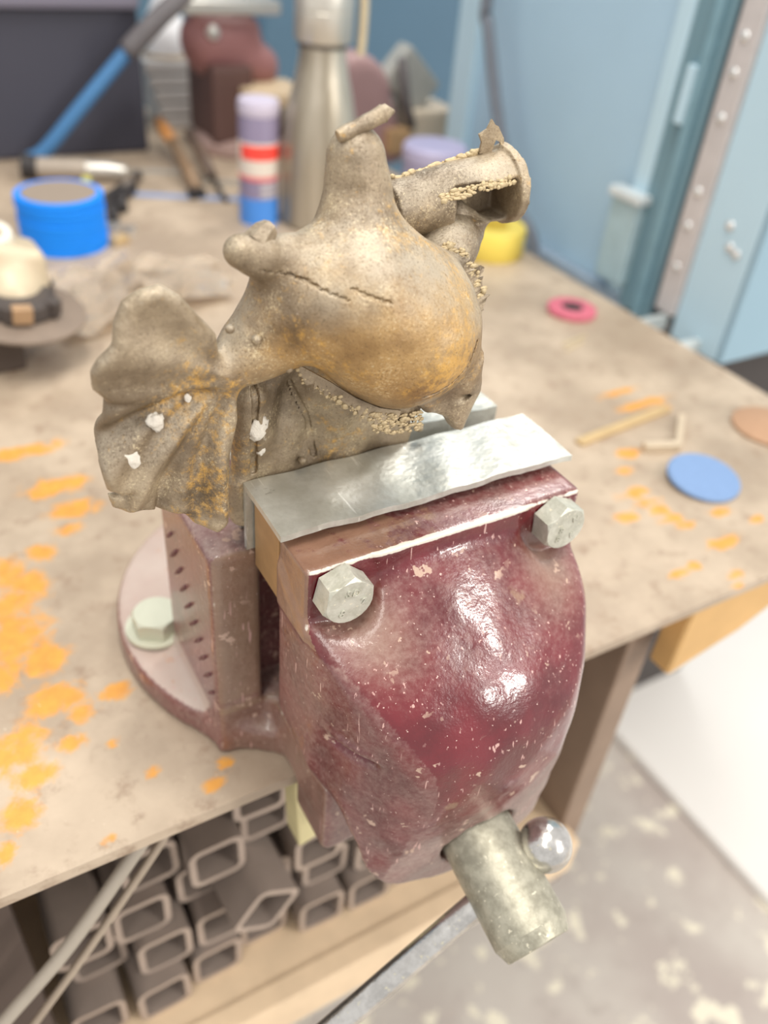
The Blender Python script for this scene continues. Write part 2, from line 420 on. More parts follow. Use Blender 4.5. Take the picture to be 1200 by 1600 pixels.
# ------------------------------------------------------------------ workbench
TX0, TX1, TY0, TY1 = -0.75, 0.655, 0.027, 1.52
bench = empty('workbench', (0, 0, FZ), 'steel topped workbench with rust stained plate top carrying the maroon vise', 'workbench')
def bench_part(o):
    o.parent = bench; o.matrix_parent_inverse = Matrix.Translation((0, 0, -FZ)); return o
STAINS = [(-0.105, 0.204, 0.025, 0.024), (-0.098, 0.262, 0.018, 0.021), (-0.096, 0.175, 0.019, 0.014), (-0.126, 0.114, 0.025, 0.014), (-0.097, 0.141, 0.02, 0.013), (-0.13, 0.07, 0.013, 0.01), (-0.142, 0.05, 0.008, 0.007), (-0.085, 0.122, 0.011, 0.008), (-0.097, 0.104, 0.011, 0.006), (-0.076, 0.093, 0.005, 0.004), (-0.094, 0.035, 0.004, 0.004), (-0.022, 0.052, 0.006, 0.004), (-0.033, 0.042, 0.01, 0.005), (-0.046, 0.355, 0.033, 0.012), (-0.042, 0.321, 0.024, 0.011), (-0.052, 0.299, 0.014, 0.007), (-0.059, 0.415, 0.034, 0.01), (-0.077, 0.279, 0.014, 0.009), (-0.102, 0.232, 0.02, 0.013), (-0.064, 0.131, 0.011, 0.007), (-0.087, 0.246, 0.014, 0.013), (-0.119, 0.174, 0.016, 0.016), (-0.117, 0.091, 0.014, 0.008), (-0.06, 0.065, 0.007, 0.004),
          (0.392, 0.155, 0.017, 0.007), (0.393, 0.14, 0.016, 0.006), (0.395, 0.127, 0.016, 0.006), (0.397, 0.114, 0.018, 0.005), (0.401, 0.103, 0.014, 0.004), (0.431, 0.206, 0.016, 0.008), (0.408, 0.185, 0.014, 0.007), (0.362, 0.131, 0.012, 0.007), (0.446, 0.102, 0.015, 0.006), (0.413, 0.072, 0.021, 0.007), (0.464, 0.083, 0.012, 0.004), (0.368, 0.061, 0.007, 0.004), (0.35, 0.06, 0.014, 0.004), (0.388, 0.04, 0.012, 0.004), (0.382, 0.03, 0.009, 0.004), (0.515, 0.269, 0.043, 0.006), (0.518, 0.254, 0.021, 0.006), (0.497, 0.297, 0.032, 0.005),
          (-0.2, 0.15, 0.04, 0.03), (-0.24, 0.3, 0.03, 0.04), (-0.19, 0.25, 0.02, 0.03)]
def build_top():
    xs = np.concatenate([np.arange(TX0, -0.2, 0.03), np.arange(-0.2, 0.56, 0.004), np.arange(0.56, TX1 - 0.001, 0.02), [TX1]])
    ys = np.concatenate([np.arange(TY0, 0.5, 0.004), np.arange(0.5, TY1, 0.03), [TY1]])
    X, Y = np.meshgrid(xs, ys, indexing='ij'); n, m = X.shape
    st = np.zeros_like(X)
    for x, y, rx, ry in STAINS:
        st = np.maximum(st, np.exp(-0.7 * (((X - x) / (rx * 0.92)) ** 2 + ((Y - y) / (ry * 1.15)) ** 2)) * 0.84)
    top = np.stack([X, Y, 0.0 * X], -1).reshape(-1, 3)
    I = np.arange(n * m).reshape(n, m)
    q = np.stack([I[:-1, :-1], I[1:, :-1], I[1:, 1:], I[:-1, 1:]], -1).reshape(-1, 4)
    rim = np.concatenate([I[:, 0], I[-1, 1:], I[-2::-1, -1], I[0, -2:0:-1]])
    k = len(rim); low = top[rim].copy(); low[:, 2] = -0.008
    J = n * m + np.arange(k)
    side = np.stack([rim, J, np.roll(J, -1), np.roll(rim, -1)], -1)
    V = np.concatenate([top, low, [[TX0, TY0, -0.008], [TX1, TY0, -0.008], [TX1, TY1, -0.008], [TX0, TY1, -0.008]]])
    bot = np.array([[n * m + k + 3, n * m + k + 2, n * m + k + 1, n * m + k]])
    o = np_mesh('table_top', V, np.concatenate([q, side, bot]), M_TABLE, None, {'stain': np.concatenate([st.ravel(), np.zeros(k + 4)])}, False)
    return bench_part(o)
build_top()
M_UNDER = plain('brown_bench_frame', rgb(150, 128, 110), 0.6, 0.1, 0.15, 20)
b = BM(); box(b, (-0.72, 0.06, -0.345), (0.33, 0.30, -0.335)); bench_part(obj('shelf', b, M_RUSTBEAM))
b = BM(); box(b, (-0.72, 0.040, -0.385), (0.33, 0.060, -0.332), 0.002); bench_part(obj('shelf_rail', b, M_RUSTBEAM))
b = BM(); box(b, (-0.72, 0.050, -0.42), (0.33, 0.060, -0.388), 0.002); bench_part(obj('shelf_rail', b, plain('grey_flat_bar', rgb(196, 188, 176), 0.5, 0.1, 0.1, 30)))
for x, y, z0 in ((0.325, 0.062, -0.46), (-0.70, 0.062, FZ), (-0.70, 1.2, FZ), (0.60, 1.2, FZ)):
    b = BM(); box(b, (x, y, z0), (x + 0.03, y + 0.085, -0.008), 0.003)
    bench_part(obj('leg', b, M_UNDER))
b = BM(); box(b, (0.20, 0.055, -0.05), (0.62, 0.075, -0.008), 0.002); bench_part(obj('apron', b, M_RUSTBEAM))
b = BM(); box(b, (-0.72, 0.30, -0.345), (0.325, 0.315, -0.009)); bench_part(obj('back_panel', b, plain('dark_brown_panel', rgb(84, 70, 62), 0.8, 0, 0.1, 12)))
b = BM(); box(b, (-0.69, 0.075, -0.334), (-0.152, 0.09, -0.009)); bench_part(obj('side_panel', b, plain('dark_brown_panel', rgb(84, 70, 62), 0.8, 0, 0.1, 12)))
# plywood offcut wedged under the top
b = BM(); prism(b, [(0.345, -0.012), (0.345, -0.088), (0.42, -0.066), (0.452, -0.052), (0.468, -0.012)], 0.0, 0.022, trs((0, 0.0545, 0), (math.pi / 2, 0, 0)), 0.002)
o = obj('plywood_offcut', b, plain('orange_plywood', rgb(214, 172, 112), 0.6, 0, 0.12, 25)); o.location = (0, 0, 0)
tag(o, 'orange plywood offcut fixed under the right front edge of the workbench', 'plywood')

# ------------------------------------------------------------------ the vise
CX = 0.075
vise = empty('bench_vise', (CX, 0.15, 0), 'large maroon bench vise bolted to the front edge of the workbench, clamping the bronze fish', 'vise')
def vp(o):
    o.parent = vise; o.matrix_parent_inverse = Matrix.Translation((-CX, -0.15, 0)); return o
PY = [-.080, -.066, -.0634, -.0604, -.0559, -.0452, -.0296, -.006, .03]
PW = [.026, .037, .041, .045, .050, .058, .068, .0755, .0755]
CZ = [-.03, -.0148, .028, .072, .091, .105, .117, .131, .1425, .153, .163, .171, .19]
CY = [-.055, -.057, -.0625, -.0695, -.0690, -.066, -.060, -.049, -.034, -.022, -.012, -.001, .03]
BY = [-.09, -.056, -.050, -.0394, -.027, .03]
BZ = [-.026, -.024, -.015, .0166, .043, .062]
def curve(xs, ys, sig):
    g = np.linspace(xs[0], xs[-1], 801); v = np.interp(g, xs, ys); dx_ = g[1] - g[0]
    n_ = int(3 * sig / dx_); kk = np.exp(-0.5 * (np.arange(-n_, n_ + 1) * dx_ / sig) ** 2); kk /= kk.sum()
    lo_ = v[0] + (v[1] - v[0]) * np.arange(-n_, 0); hi_ = v[-1] + (v[-1] - v[-2]) * np.arange(1, n_ + 1)
    v = np.convolve(np.concatenate([lo_, v, hi_]), kk, 'valid'); return lambda t: np.interp(t, g, v)
FW, FC, FB_ = curve(PY, PW, 0.006), curve(CZ, CY, 0.009), curve(BY, BZ, 0.004)
def jaw_fn(X, Y, Z):
    dx = X - CX
    u = np.clip((Z - 0.134) / 0.026, 0, 1); kq = 3.2 + 2.6 * u * u * (3 - 2 * u)
    f1 = (FC(Z) + kq * dx * dx - Y) * 0.75
    f2 = (np.abs(dx) - FW(Y)) * 0.85
    f3 = (FB_(Y) - Z) * 0.55
    # shallow hollow and a cast mark on the flat flanks
    f2 = f2 + 0.0020 * np.exp(-(((Y + 0.018) / 0.026) ** 2 + ((Z - 0.085) / 0.028) ** 2))
    f2 = f2 + 0.0030 * np.exp(-(((Y + 0.030) / 0.012) ** 4 + ((Z - 0.0905 + 0.1 * (Y + 0.03)) / 0.0026) ** 2))
    f2 = f2 - 0.0016 * np.exp(-(((Y + 0.030) / 0.013) ** 4 + ((Z - 0.0965) / 0.0022) ** 2))
    dome = smax(smax(f1, f2, 0.0055), f3, 0.006)
    dome = smax(dome, Y - 0.0285, 0.002)
    dome = smax(dome, Z - 0.176, 0.006)
    slab = rbox(X, Y, Z, (0.0, 0.0, 0.1415), (0.15, 0.0285, 0.18), 0.0016)
    d = smin(dome, slab, 0.0045)
    for bx in (0.0155, 0.1345):
        p = np.maximum(np.sqrt((X - bx) ** 2 + (Z - 0.1665) ** 2) - 0.0185, Y + 0.0002)
        d = smax(d, -p, 0.005)
    ax = np.sqrt(dx ** 2 + (Z - 0.0175 - 0.2809 * (Y + 0.0578)) ** 2)
    d = smax(d, -np.maximum(ax - 0.0222, Y + 0.050), 0.002)
    d = smin(d, rbox(X, Y, Z, (0.037, 0.0, 0.02), (0.113, 0.16, 0.075), 0.003), 0.006)
    return d + (0.0003 * np.sin(X * 210 + 1) * np.sin(Z * 190) + 0.0003 * vnoise(X, Y, Z, 90.0, 21)) * (Y < -0.002)
V, Q = nets(jaw_fn, (-.008, -.09, -.035), (.158, .165, .186), 0.0014)
x, y, z = V.T
edge = np.exp(-(((y - 0.0005) / 0.0021) ** 2 + ((z - 0.1795) / 0.0021) ** 2)) * 1.15 + 0.8 * np.exp(-(((x - 0.0005) / 0.0012) ** 2 + ((y - 0.0) / 0.0016) ** 2)) * (z > 0.14)
bare = 0.75 * ((x < 0.0012) & (z > 0.1415)) + ((z > 0.1785) & (y > 0.001)) * (0.42 + 0.22 * np.cos(x * 24))
for px_, py_, pz_, r_ in ((0.098, -0.022, 0.148, 0.010), (0.046, -0.066, 0.075, 0.008), (0.024, -0.05, 0.11, 0.005), (0.066, -0.028, 0.143, 0.006)):
    bare = np.maximum(bare, 0.60 * np.exp(-((x - px_) ** 2 + (y - py_) ** 2 + (z - pz_) ** 2) / r_ ** 2))
valley = np.exp(-(((np.abs(x - CX) - 0.050) / 0.015) ** 2 + ((z - 0.150) / 0.012) ** 2)) * (y < 0.002)
flank = (np.abs(x - CX) > FW(y) - 0.0035) & (z < 0.140)
dust_sheen = 0.22 * valley + 0.25 * flank - 0.05 + 0.48 * np.clip((0.080 - z) / 0.05, 0, 1) * ~flank + 0.02 * np.clip((z - 0.118) / 0.03, 0, 1)  # lower front: dust plus the floor's pale sheen painted into the colour
dust_sheen = dust_sheen - 0.22 * np.exp(-(((x - 0.045) / 0.03) ** 2 + ((z - 0.105) / 0.022) ** 2)) * ~flank
vp(np_mesh('moving_jaw', V, Q, M_PAINT, None, {'edge': edge, 'bare': bare, 'dust_sheen': dust_sheen, 'tan': 0.55 * valley * (z < 0.166)}))

def body_fn(X, Y, Z):
    col = rbox(X, Y, Z, (-.0225, .058, -.01), (.1725, .139, .150), 0.004)
    col = smax(col, (Z - 0.150 - 0.0) + 0.25 * (0.07 - Y) * 0, 0.003)
    top = rbox(X, Y, Z, (0.0, 0.080, 0.10), (0.15, 0.132, 0.1835), 0.003)
    d = smin(col, top, 0.006)
    ch = rbox(X, Y, Z, (0.004, 0.03, 0.036), (0.146, 0.078, 0.30), 0.002)
    d = smax(d, -ch, 0.002)
    rr = np.sqrt((X - CX) ** 2 + (Y - 0.150) ** 2)
    fl = smax(rr - 0.1255, Z - 0.019 - 0.03 * np.maximum(0.12 - rr, 0), 0.006)
    fl = np.maximum(np.maximum(fl, -Z), 0.032 - Y)
    d = smin(d, fl, 0.008)
    d = np.maximum(d, -Z)
    guide = rbox(X, Y, Z, (0.009, -.013, -.022), (0.141, 0.0255, 0.036), 0.005)
    guide = smin(guide, rbox(X, Y, Z, (0.009, -.0, 0.0005), (0.141, 0.075, 0.036), 0.004), 0.003)
    guide = smax(guide, -(Z + 0.022 - 0.45 * (Y + 0.0) * 0 ), 0.002)
    d = smin(d, guide, 0.005)
    slide = rbox(X, Y, Z, (0.034, -.03, 0.017), (0.116, 0.2, 0.078), 0.002)
    return smax(d, -slide, 0.002)
V, Q = nets(body_fn, (-.058, -.02, -.026), (.208, .282, .188), 0.002)
x, y, z = V.T
rr = np.sqrt((x - CX) ** 2 + (y - 0.15) ** 2)
flt = (z > 0.0135) & (z < 0.030) & (rr < 0.1235) & (y > 0.062)
dust_sheen = 0.72 * flt + 0.26
tan = 0.9 * ((y < 0.0595) & (x < 0.01) & (z > 0.045)) + 0.45 * ((y < 0.0595) & (x < 0.01) & (z <= 0.045)) + 0.5 * ((z > 0.034) & (z < 0.040) & (y < 0.06))
e2 = 0.45 * np.exp(-(((x + 0.0215) / 0.002) ** 2 + ((y - 0.059) / 0.002) ** 2)) + 0.62 * np.exp(-(((x - 0.0105) / 0.0022) ** 2 + ((z - 0.0345) / 0.0022) ** 2)) * (y < 0.05)
vp(np_mesh('fixed_body', V, Q, M_PAINT, None, {'edge': e2, 'bare': 0.0 * z, 'dust_sheen': dust_sheen, 'tan': tan}))
# cast ridges on the flank of the fixed body
b = BM()
for i in range(9):
    for j in range(2):
        yy = 0.122 - 0.0065 * i - 0.003 * j; zz = 0.118 - 0.0075 * i - 0.012 * j
        if zz > 0.03: box(b, (-.0012, -.0009, -.0050), (.0012, .0009, .0050), 0.0005, trs((-.0228, yy, zz), (0.75, 0, 0)), 1)
vp(obj('cast_lettering', b, plain('dark_maroon', rgb(112, 70, 70), 0.6)))['kind'] = 'stuff'
# jaw plates
b = BM(); box(b, (0.0, 0.029, 0.1405), (0.15, 0.0568, 0.1843), 0.0008); vp(tag(obj('jaw_plate', b, M_BRASSY), 'tan bare steel jaw plate'))
# hex bolts
def hexbolt(name, M, r, h, mat, marks=None, washer=None, spin=0.3):
    b = BM(); t = bmesh.new()
    n = 6; prof = [(1.0, 0), (1.0, h * 0.86), (0.86, h)]
    rings = []
    for rr_, zz_ in prof[:2]:
        rings.append([t.verts.new((r * rr_ * math.cos(spin + i * math.pi / 3), r * rr_ * math.sin(spin + i * math.pi / 3), zz_)) for i in range(n)])
    # rounded chamfer: circle of 24 on top, joined to the hexagon
    a_, c_ = rings
    for i in range(n): t.faces.new((a_[i], a_[(i + 1) % n], c_[(i + 1) % n], c_[i]))
    top = [t.verts.new((r * 0.88 * math.cos(spin + i * math.pi / 12), r * 0.88 * math.sin(spin + i * math.pi / 12), h)) for i in range(24)]
    for i in range(n):
        k0 = 4 * i; nx = (i + 1) % n
        mid = t.verts.new(((c_[i].co.x + c_[nx].co.x) / 2, (c_[i].co.y + c_[nx].co.y) / 2, h * 0.97))
        t.faces.new((c_[i], mid, top[(k0 + 2) % 24], top[(k0 + 1) % 24], top[k0]))
        t.faces.new((mid, c_[nx], top[(k0 + 4) % 24], top[(k0 + 3) % 24], top[(k0 + 2) % 24]))
        t.faces.new((c_[i], c_[nx], mid))
    t.faces.new(top); t.faces.new(list(reversed(a_)))
    bmesh.ops.transform(t, matrix=M, verts=t.verts); add(b, t)
    if washer: lathe(b, [(0, 0), (washer, 0), (washer, 0.0025), (0, 0.0025)], 32, M)
    o = vp(obj(name, b, mat))
    for ch, u, v, rot, s in (marks or []):
        c = bpy.data.curves.new('bolt_marking', 'FONT'); c.body = ch; c.size = s; c.extrude = 0.0005
        c.align_x = 'CENTER'; c.align_y = 'CENTER'; c.bevel_depth = 0.00006
        tmp = bpy.data.objects.new('tmp', c); COL.objects.link(tmp)
        bpy.context.view_layer.update()
        me = bpy.data.meshes.new_from_object(tmp.evaluated_get(bpy.context.evaluated_depsgraph_get()))
        me.name = 'bolt_marking'
        bpy.data.objects.remove(tmp); bpy.data.curves.remove(c)
        me.transform(M @ Matrix.Translation((u, v, h)) @ Matrix.Rotation(rot, 4, 'Z'))
        me.materials.clear()
        k_ = link('bolt_marking', me, mat, o)
    return o
MF = Matrix.Translation((0, 0, 0)) @ Matrix(((1, 0, 0, 0), (0, 0, -1, 0), (0, 1, 0, 0), (0, 0, 0, 1)))  # local z -> world -y
hexbolt('jaw_bolt', Matrix.Translation((0.0152, 0.0005, 0.1680)) @ MF, 0.0127, 0.0115, M_ZINC,
        [('S', -0.0012, 0.0052, -0.35, 0.0052), ('D', 0.0026, 0.0046, -0.35, 0.0052), ('8', -0.0036, -0.0052, -0.4, 0.0056), ('N', 0.0066, -0.001, -1.3, 0.0040)], None, 0.32)
hexbolt('jaw_bolt', Matrix.Translation((0.1332, 0.0005, 0.1690)) @ MF, 0.0127, 0.0115, M_ZINC,
        [('8', -0.003, 0.0, -0.2, 0.005), ('8', -0.004, -0.0052, -0.2, 0.005), ('E', 0.0045, -0.005, 0.3, 0.005), ('N', 0.0045, 0.005, 0.2, 0.0045)], None, 0.62)
M_PALEBOLT = plain('dusty_zinc_bolt', rgb(206, 206, 186), 0.5, 0.35, 0.08, 60)
hexbolt('base_bolt', Matrix.Translation((-0.0285, 0.152, 0.0205)), 0.0155, 0.014, M_PALEBOLT, None, 0.0195, 0.5)
hexbolt('base_bolt', Matrix.Translation((0.1785, 0.152, 0.0205)), 0.0155, 0.014, M_PALEBOLT, None, 0.0195, 0.2)
# screw head and handle
SD = Vector((0, -0.9627, -0.2705)); S0 = Vector((0.0752, -0.0578, 0.0175))
b = BM(); lathe(b, [(0, -0.02), (0.0198, -0.02), (0.0202, 0.004), (0.0202, 0.0535), (0.0196, 0.0545), (0.0172, 0.0605), (0.0165, 0.061), (0, 0.0612)], 56, axis_M(S0, SD))
vp(obj('screw_head', b, M_SCREW, angle=28))
HD = Vector((-0.825, 0, -0.565)).normalized(); HB = Vector((0.0990, -0.0835, 0.0255))
hb = BM(); tube(hb, [HB + HD * t for t in (0.004, 0.05, 0.12, 0.26)], 0.0066, 20)
hd = vp(tag(obj('tommy_bar', hb, M_CHROME, angle=40), 'polished steel tommy bar'))
for t in (0.0, 0.262):
    b = BM(); bmesh.ops.create_uvsphere(b, u_segments=36, v_segments=20, radius=0.0138); bmesh.ops.translate(b, vec=HB + HD * t, verts=b.verts)
    o = obj('ball_end', b, M_CHROME, smooth=True); o.parent = hd

# wooden packing block below the vise lip
b = BM(); prism(b, [(0.012, -0.010), (0.016, -0.085), (0.045, -0.075), (0.05, -0.010)], 0, 0.02, trs((0, 0.05, 0), (math.pi / 2, 0, 0)), 0.001)
tag(obj('packing_block', b, plain('pale_wood', rgb(222, 210, 160), 0.7, 0, 0.1, 40)), 'pale yellowish wooden packing block under the vise at the bench edge', 'block')

# ------------------------------------------------------------------ aluminium soft jaws
def liner(name, lo, hi, fy0, fy1, fz, label, right_fold=False):
    bm = BM(); nx, ny = 64, 14
    rs = np.random.RandomState(3)
    def dz(u, v): return 0.0006 * math.sin(u * 9 + 1) * v + 0.0004 * math.sin(u * 31 + v * 4) - 0.0006 * v
    t = bmesh.new(); th = hi[2] - lo[2]
    # L-section swept along x with a hammered surface
    def sec(u):
        x_ = lo[0] + (hi[0] - lo[0]) * u
        e = 0.00015 * math.sin(u * 47) + 0.00012 * math.sin(u * 90 + 2)
        top = []
        front, back = (lo[1] + e, hi[1]) if fy0 > lo[1] + 0.01 else (lo[1], hi[1] + e)
        pts = []
        if fy0 > lo[1] + 0.01:      # flange at the back (high y)
            for i in range(ny + 1):
                v = i / ny; pts.append((front + (back - front) * v, hi[2] + dz(u, 1 - v)))
            pts += [(back, fz)] + [(fy0, fz), (fy0, lo[2])]
            for i in range(ny - 1, -1, -1):
                v = i / ny * 0.9; pts.append((front + (fy0 - front) * v, lo[2] + dz(u, 1 - v)))
        else:                        # flange at the front (low y)
            for i in range(ny + 1):
                v = i / ny; pts.append((back + (front - back) * v, hi[2] + dz(u, 1 - v)))
            pts += [(front, fz)] + [(fy1, fz), (fy1, lo[2])]
            for i in range(ny - 1, -1, -1):
                v = i / ny * 0.9; pts.append((back + (fy1 - back) * v, lo[2] + dz(u, 1 - v)))
        return [t.verts.new((x_, a, c)) for a, c in pts]
    rings = [sec(i / nx) for i in range(nx + 1)]
    for a, c in zip(rings[:-1], rings[1:]):
        for i in range(len(a)): t.faces.new((a[i], a[(i + 1) % len(a)], c[(i + 1) % len(a)], c[i]))
    t.faces.new(rings[0]); t.faces.new(list(reversed(rings[-1])))
    add(bm, t)
    if right_fold:
        box(bm, (hi[0] - 0.002, lo[1] + 0.002, fz + 0.02), (hi[0], hi[1] - 0.004, lo[2]), 0.0005)
    return tag(obj(name, bm, M_ALU), label, 'soft jaw')
liner('soft_jaw', (-0.0035, 0.0190, 0.1850), (0.157, 0.061, 0.1882), 0.0582, 0.061, 0.150, 'wide flat aluminium soft jaw on the front jaw of the vise')
liner('soft_jaw', (0.0, 0.0745, 0.184), (0.150, 0.104, 0.187), 0.0745, 0.0775, 0.150, 'folded aluminium soft jaw on the rear jaw, mostly hidden behind the bronze fish', True)

# ------------------------------------------------------------------ the bronze fish
fish = empty('bronze_fish', (0.03, 0.066, 0.165), 'raw bronze goldfish casting with fan tail and sprue stubs clamped upright in the vise', 'sculpture')
def fp(o, parent=None):
    o.parent = parent or fish
    if parent is None: o.matrix_parent_inverse = Matrix.Translation((-0.03, -0.066, -0.165))
    return o
EGG = [(0.0263, 0.046, 0.2784, 0.0197), (0.0413, 0.044, 0.2743, 0.0258), (0.0610, 0.043, 0.2599, 0.0278), (0.0785, 0.049, 0.2525, 0.0215), (0.0875, 0.050, 0.2400, 0.0160), (0.0591, 0.055, 0.2782, 0.0222), (0.0765, 0.058, 0.2699, 0.0212)]
DORS = [(0.0476, 0.064, 0.3265, 0.0116), (0.0482, 0.062, 0.3138, 0.0121), (0.0456, 0.058, 0.3002, 0.0153), (0.0413, 0.054, 0.2891, 0.018)]
FING = [(-0.0062, 0.05, 0.3007, 0.0058), (0.0011, 0.05, 0.2981, 0.0076), (0.0137, 0.052, 0.2946, 0.0088), (0.0283, 0.054, 0.292, 0.012), (0.04, 0.054, 0.2866, 0.0141)]
PED = [(0.0181, 0.055, 0.2731, 0.018), (0.0046, 0.056, 0.2609, 0.0129), (-0.0056, 0.055, 0.2547, 0.0098), (-0.0146, 0.053, 0.2523, 0.0066)]
CHIN = [(0.0635, 0.2345), (0.0796, 0.2382), (0.0917, 0.2472), (0.0973, 0.2508), (0.101, 0.2324), (0.0971, 0.2198), (0.0926, 0.2097), (0.0868, 0.2125), (0.0822, 0.2198), (0.0694, 0.2261)]
NECKR = [(0.088, 0.066, 0.270, 0.014), (0.106, 0.078, 0.2795, 0.0124), (0.1171, 0.085, 0.2834, 0.0108)]
FANU = [(-0.0138, 0.2486), (-0.0174, 0.2625), (-0.0181, 0.2708), (-0.0251, 0.2797), (-0.0318, 0.2889), (-0.0384, 0.2937), (-0.0449, 0.2922), (-0.0512, 0.2886), (-0.0549, 0.2819), (-0.0569, 0.2748), (-0.0621, 0.2694), (-0.0648, 0.2642), (-0.0652, 0.2575), (-0.0602, 0.2520), (-0.0447, 0.250)]
FANL = [(-0.0132, 0.252), (-0.0446, 0.2575), (-0.0590, 0.2560), (-0.0619, 0.2424), (-0.0645, 0.2315), (-0.066, 0.2213), (-0.0648, 0.2105), (-0.0600, 0.2065), (-0.0565, 0.2080), (-0.0585, 0.1975), (-0.0447, 0.1913), (-0.035, 0.1887), (-0.0311, 0.1821), (-0.023, 0.1787), (-0.0174, 0.1839), (-0.0155, 0.2026), (-0.0145, 0.2156), (-0.0104, 0.2335), (-0.0096, 0.2424)]
FANT = [(-0.0648, 0.2060), (-0.0640, 0.1995), (-0.0577, 0.1955), (-0.0470, 0.1935), (-0.0460, 0.2080), (-0.0540, 0.2110), (-0.0600, 0.2055)]
LOW = [(0.0007, 0.249), (-0.0036, 0.2252), (-0.0058, 0.2093), (-0.0031, 0.2), (-0.0077, 0.1889), (-0.0113, 0.1753), (-0.0091, 0.1662), (-0.0028, 0.1603), (0.0012, 0.1656), (0.004, 0.1730), (0.0058, 0.1769), (0.0304, 0.1763), (0.0582, 0.1768), (0.077, 0.1769), (0.0879, 0.1816), (0.0915, 0.1924), (0.0851, 0.2087), (0.0693, 0.2227), (0.0348, 0.2488)]
def fan_fn(X, Y, Z):
    ang = np.arctan2(Z - 0.2515, -(X + 0.010)); rad = np.sqrt((X + 0.010) ** 2 + (Z - 0.2515) ** 2)
    k = np.clip(rad / 0.05, 0, 1.3)
    yu = 0.0485 - 0.003 * np.sin(ang * 2.2 + 0.4) * k + 0.0015 * np.sin(ang * 11) * k
    u = smax(poly2d(X, Z, FANU) - 0.0008, np.abs(Y - yu) - 0.0036 - 0.0012 * np.clip(k, 0, 1), 0.005)
    yl = 0.0545 - 0.0045 * np.sin(ang * 9.0 + 1.4) * np.clip(k - 0.1, 0, 1) - 0.003 * np.clip(-ang, 0, 1.5) - 0.0026 * np.sin(ang * 21 + 5 * k) * np.clip(k - 0.2, 0, 1)
    l = smax(poly2d(X, Z, FANL) - 0.0006, (np.abs(Y - yl) - 0.0046) * 0.8, 0.005)
    t = smax(poly2d(X, Z, FANT) - 0.0005, np.abs(Y - 0.052) - 0.003, 0.004)
    return smin(smin(u, l, 0.0035), t, 0.002)
def low_fn(X, Y, Z):
    yl = 0.0680 - np.clip((Z - 0.184) / 0.04, 0, 1) * (0.0048 * np.sin(X * 130 + (Z - 0.2) * 60 + 0.8) + 0.002 * np.sin(X * 310 - Z * 90))
    lump = cone(X, Y, Z, (-0.0028, 0.0665, 0.1655), (-0.0046, 0.066, 0.186), 0.0052, 0.0045)
    lump = smin(lump, cone(X, Y, Z, (-0.0035, 0.066, 0.188), (0.0005, 0.062, 0.232), 0.0040, 0.0075), 0.005)
    f = smax(poly2d(X, Z, LOW) + 0.0012, np.abs(Y - yl) - 0.0052 - 0.006 * np.clip((Z - 0.20) / 0.05, 0, 1), 0.005)
    return smin(f, lump, 0.004)
def trunk_fn(X, Y, Z):
    d = chain(X, Y, Z, EGG[:5], 0.016)
    d = smin(d, chain(X, Y, Z, EGG[5:], 0.012), 0.014)
    d = smin(d, chain(X, Y, Z, DORS, 0.006), 0.013)
    fg = chain(X, Y, Z, FING, 0.004)
    d = smin(d, fg, 0.005)
    d = smin(d, chain(X, Y, Z, PED, 0.008), 0.012)
    d = smin(d, cone(X, Y, Z, (0.006, 0.056, 0.262), (0.010, 0.055, 0.290), 0.011, 0.006), 0.010)
    ch = smax(poly2d(X, Z, CHIN) + 0.0008, np.abs(Y - 0.0335 + 0.05 * (Z - 0.22) + 0.0015 * np.sin(X * 300)) - 0.0065, 0.005)
    d = smin(d, ch, 0.004)
    d = smin(d, chain(X, Y, Z, NECKR, 0.006), 0.007)
    # mouth crease and the crack under the pectoral fin
    cr = cone(X, Y, Z, (0.060, 0.012, 0.228), (0.104, 0.034, 0.2345), 0.0012, 0.0016)
    d = smax(d, -cr, 0.003)
    return d
def fish_fn(X, Y, Z):
    d = smin(trunk_fn(X, Y, Z), fan_fn(X, Y, Z), 0.006)
    d = smin(d, low_fn(X, Y, Z), 0.005)
    for seg, wd, dp in ((((-0.0049, 0.2972), (0.0039, 0.2945), (0.0142, 0.2918), (0.0255, 0.2878)), 0.0004, 0.0010), (((0.0275, 0.2915), (0.0330, 0.2892), (0.0401, 0.2873)), 0.0004, 0.0010),
                        (((0.0585, 0.2442), (0.0726, 0.2461), (0.0832, 0.2517), (0.0890, 0.2600)), 0.0006, 0.0018), (((0.0016, 0.2380), (0.0004, 0.2135), (0.0025, 0.1922)), 0.0016, 0.0018),
                        (((0.020, 0.235), (0.030, 0.212), (0.034, 0.192)), 0.0012, 0.0010)):
        X2, Z2 = np.broadcast_arrays(X, Z); dd = np.full(X2.shape, 1e9)
        for a_, b_ in zip(seg[:-1], seg[1:]):
            e0, e1 = b_[0] - a_[0], b_[1] - a_[1]
            t_ = np.clip(((X2 - a_[0]) * e0 + (Z2 - a_[1]) * e1) / (e0 * e0 + e1 * e1), 0, 1)
            dd = np.minimum(dd, np.hypot(X2 - a_[0] - t_ * e0, Z2 - a_[1] - t_ * e1))
        d = np.where(Y < 0.066, np.maximum(d, np.minimum((wd - dd) * 1.0, d + dp)), d)
    return d + 0.0007 * vnoise(X, Y, Z, 120.0, 3) + 0.0010 * vnoise(X, Y, Z, 50.0, 4)
V, Q = nets(fish_fn, (-.071, .008, .156), (.126, .104, .342), 0.00092)
N = grad(fish_fn, V)
x, y, z = V.T
dt, df, dl = trunk_fn(x, y, z), fan_fn(x, y, z), low_fn(x, y, z)
OCH = np.clip(0.02 + 0.78 * np.exp(-((x - 0.055) / 0.045) ** 2 - ((z - 0.262) / 0.030) ** 2) * (dt < 0.003) + 0.25 * np.exp(-((x - 0.012) / 0.03) ** 2 - ((z - 0.262) / 0.02) ** 2), 0, 1)
